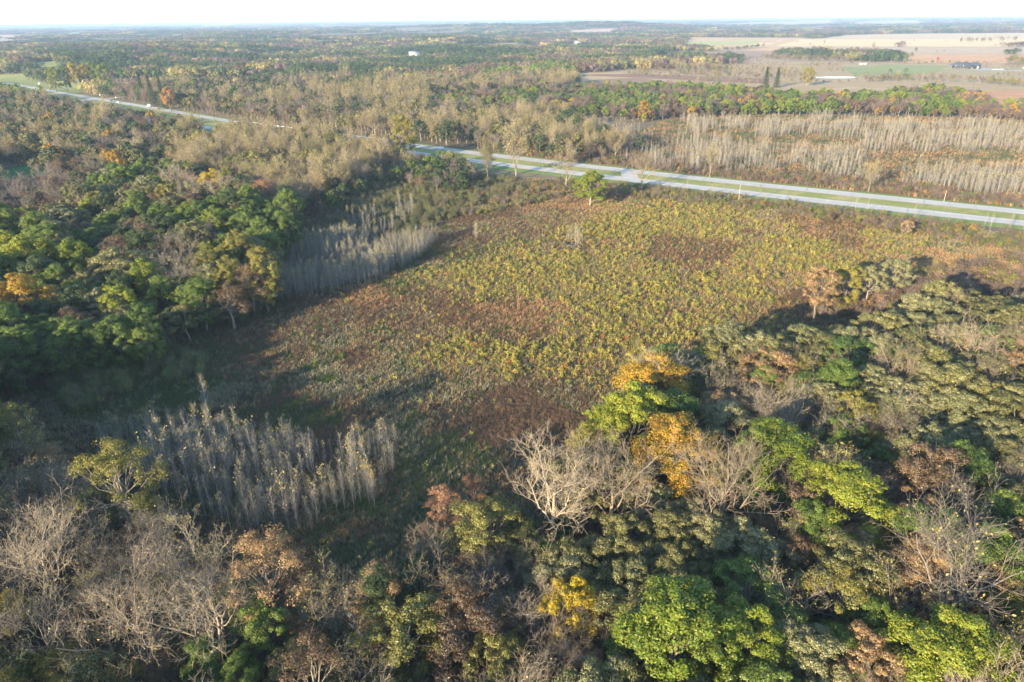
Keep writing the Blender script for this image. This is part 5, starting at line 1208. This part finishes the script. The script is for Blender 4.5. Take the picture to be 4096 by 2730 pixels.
for px, py, line, mt, lab, kd in [(476, 409, ROAD_FAR, 'car_white', 'white sedan on the highway near the gravel drive', 'sedan'), (614, 437, ROAD_FAR, 'car_red', 'dark red car beside the white box truck', 'sedan'), (736, 459, ROAD_FAR, 'car_silver', 'silver sport utility car on the highway behind thin roadside trees', 'suv'),
     (943, 487, ROAD_FAR, 'car_white', 'white car on the highway just before the bridge parapet', 'sedan'), (826, 520, ROAD_NEAR, 'car_silver', 'pale car on the nearer carriageway seen through bare trees', 'sedan'), (418, 407, ROAD_FAR, 'car_dark', 'small dark car at the highway junction', 'sedan'),
     (1207, 523, ROAD_FAR, 'car_red', 'red pickup truck half hidden by the pale wood', 'pickup'), (1752, 597, ROAD_FAR, 'car_white', 'white van with roof rack on the highway behind bare trees', 'van')]:
    loc, rz = road_pose(px, py, line); car(loc, rz if line is ROAD_NEAR else rz + math.pi, M[mt], lab, kd, {'pickup': 'pickup_truck', 'van': 'van'}.get(kd, 'car'))
loc, rz = road_pose(597, 426, ROAD_FAR); box_truck(loc, rz + math.pi, 'white box truck on the highway at the foot of the spruces', M['car_white'], M['car_white'])
p = at(4050, 318); car((p[0], p[1], .5), .4, M['car_white'], 'white vehicle parked at the wood edge below the lodge', 'suv')
p = at(4092, 276); car((p[0], p[1], .5), .2, M['car_white'], 'white van parked at the right edge beside the lodge drive', 'van', 'van')

# ------------------------------------------------------------------ poles, parapets, signs
def pole(px, py, h, label, arm=True):
    p = at(px, py); o = empty('utility_pole', (p[0], p[1], float(H(p[0:1], p[1:2])[0])), .6); tag(o, label, 'pole')
    v, q = tubes(np.array([[[0, 0, 0], [0, 0, h*.5], [0, 0, h]]]), np.array([[.15, .13, .10]]), 8); link('shaft', Geo().add(v, q).mesh('shaft', [M['wood']], True), o)
    if arm: bx(o, 'crossarm', (0, 0, h-.6), (2.4, .12, .14), M['wood']); [bx(o, 'insulator', (x, 0, h-.45), (.1, .1, .18), M['white']) for x in (-1, 0, 1)]
    bx(o, 'cap', (0, 0, h+.03), (.26, .26, .06), M['metal']); return o
pole(2952, 820, 11.5, 'pale pole standing between meadow and highway', False); pole(3775, 808, 6.5, 'short pale pole on the far verge beyond the highway', False); None
pole(346, 372, 13.5, 'utility pole on the grassy bank by the highway'); pole(555, 300, 20, 'utility pole rising from the woods beyond the bank'); pole(1762, 138, 22, 'thin white mast in the middle woods', False)
def parapet(px0, px1, line, off, label):
    i0 = int(np.argmin(np.hypot(*(line-at(*px0)).T))); i1 = int(np.argmin(np.hypot(*(line-at(*px1)).T))); i0, i1 = min(i0, i1), max(i0, i1)
    seg = line[i0:i1+1]; nn = NRM[i0:i1+1]; a, b = seg + nn*(off-.18), seg + nn*(off+.18); n_ = len(seg); z0 = H(seg[:, 0], seg[:, 1]) + .2
    v = np.concatenate([np.c_[a, z0], np.c_[a, z0+1.1], np.c_[b, z0+1.1], np.c_[b, z0]]); i = np.arange(n_-1)
    q = np.concatenate([np.stack([k*n_+i, k*n_+i+1, ((k+1) % 4)*n_+i+1, ((k+1) % 4)*n_+i], -1) for k in range(4)]); ends = [[0, n_, 2*n_, 3*n_], [n_-1, 4*n_-1, 3*n_-1, 2*n_-1]]
    o = link('bridge_parapet', mesh_np('bridge_parapet', v, np.vstack([q, ends]), mats=[M['white']])); tag(o, label, 'parapet')
parapet((960, 500), (1620, 570), ROAD_FAR, 5.9, 'pale concrete parapet on the far side of the highway bridge')
parapet((980, 508), (1100, 520), ROAD_FAR, -5.9, 'short pale parapet on the inner side of the highway bridge')
parapet((890, 520), (960, 532), ROAD_NEAR, 5.9, 'pale parapet of the nearer carriageway seen between bare trees')
def sign(px, py, h, w, hh, mat, label):
    p = at(px, py); o = empty('road_sign', (p[0], p[1], float(H(p[0:1], p[1:2])[0])), .6); tag(o, label, 'sign'); bx(o, 'post', (-w*.3, 0, h/2), (.12, .12, h), M['metal']); bx(o, 'post', (w*.3, 0, h/2), (.12, .12, h), M['metal']); bx(o, 'panel', (0, -.1, h+hh/2-.3), (w, .08, hh), mat)
sign(162, 343, 1.5, 5, 3, M['metal'], 'grey sign panel on the grassy highway bank'); sign(466, 396, 1.5, 2.5, 1.2, M['white'], 'small white sign beside the gravel drive'); sign(402, 386, 1.5, 2.5, 1.2, M['white'], 'small white sign below the highway bank')
# brush heap on the lodge green
p = at(3785, 293); hs_ = shrub(990, 2.2, 10, 40, 0, .2, 8)[0]; o = link('brush_pile', hs_.mesh('brush_pile', [M['twig']]), None, (p[0], p[1], .4)); tag(o, 'dark heap of cut brush on the grass before the lodge', 'brush pile')

# ------------------------------------------------------------------ air
hb = Geo().box((0, 0, 82), (72000, 72000, 172), 0)
haze = link('haze', hb.mesh('haze', [])); haze['kind'] = 'stuff'; haze['label'] = 'pale blue autumn haze over the land'
m, nt, N, L = nodes_of('haze_air')
pv = N.new('ShaderNodeVolumePrincipled'); pv.inputs['Color'].default_value = (.58, .75, 1.0, 1); pv.inputs['Density'].default_value = 0.6e-4; pv.inputs['Anisotropy'].default_value = 0.0
o_ = N.new('ShaderNodeOutputMaterial'); L.new(pv.outputs[0], o_.inputs['Volume'])
haze.data.materials.append(m)
print('TREES', len(TREES), 'individual', len(individual), 'rest', len(rest), 'groves', len(lst), {k: len(v) for k, v in by.items()})
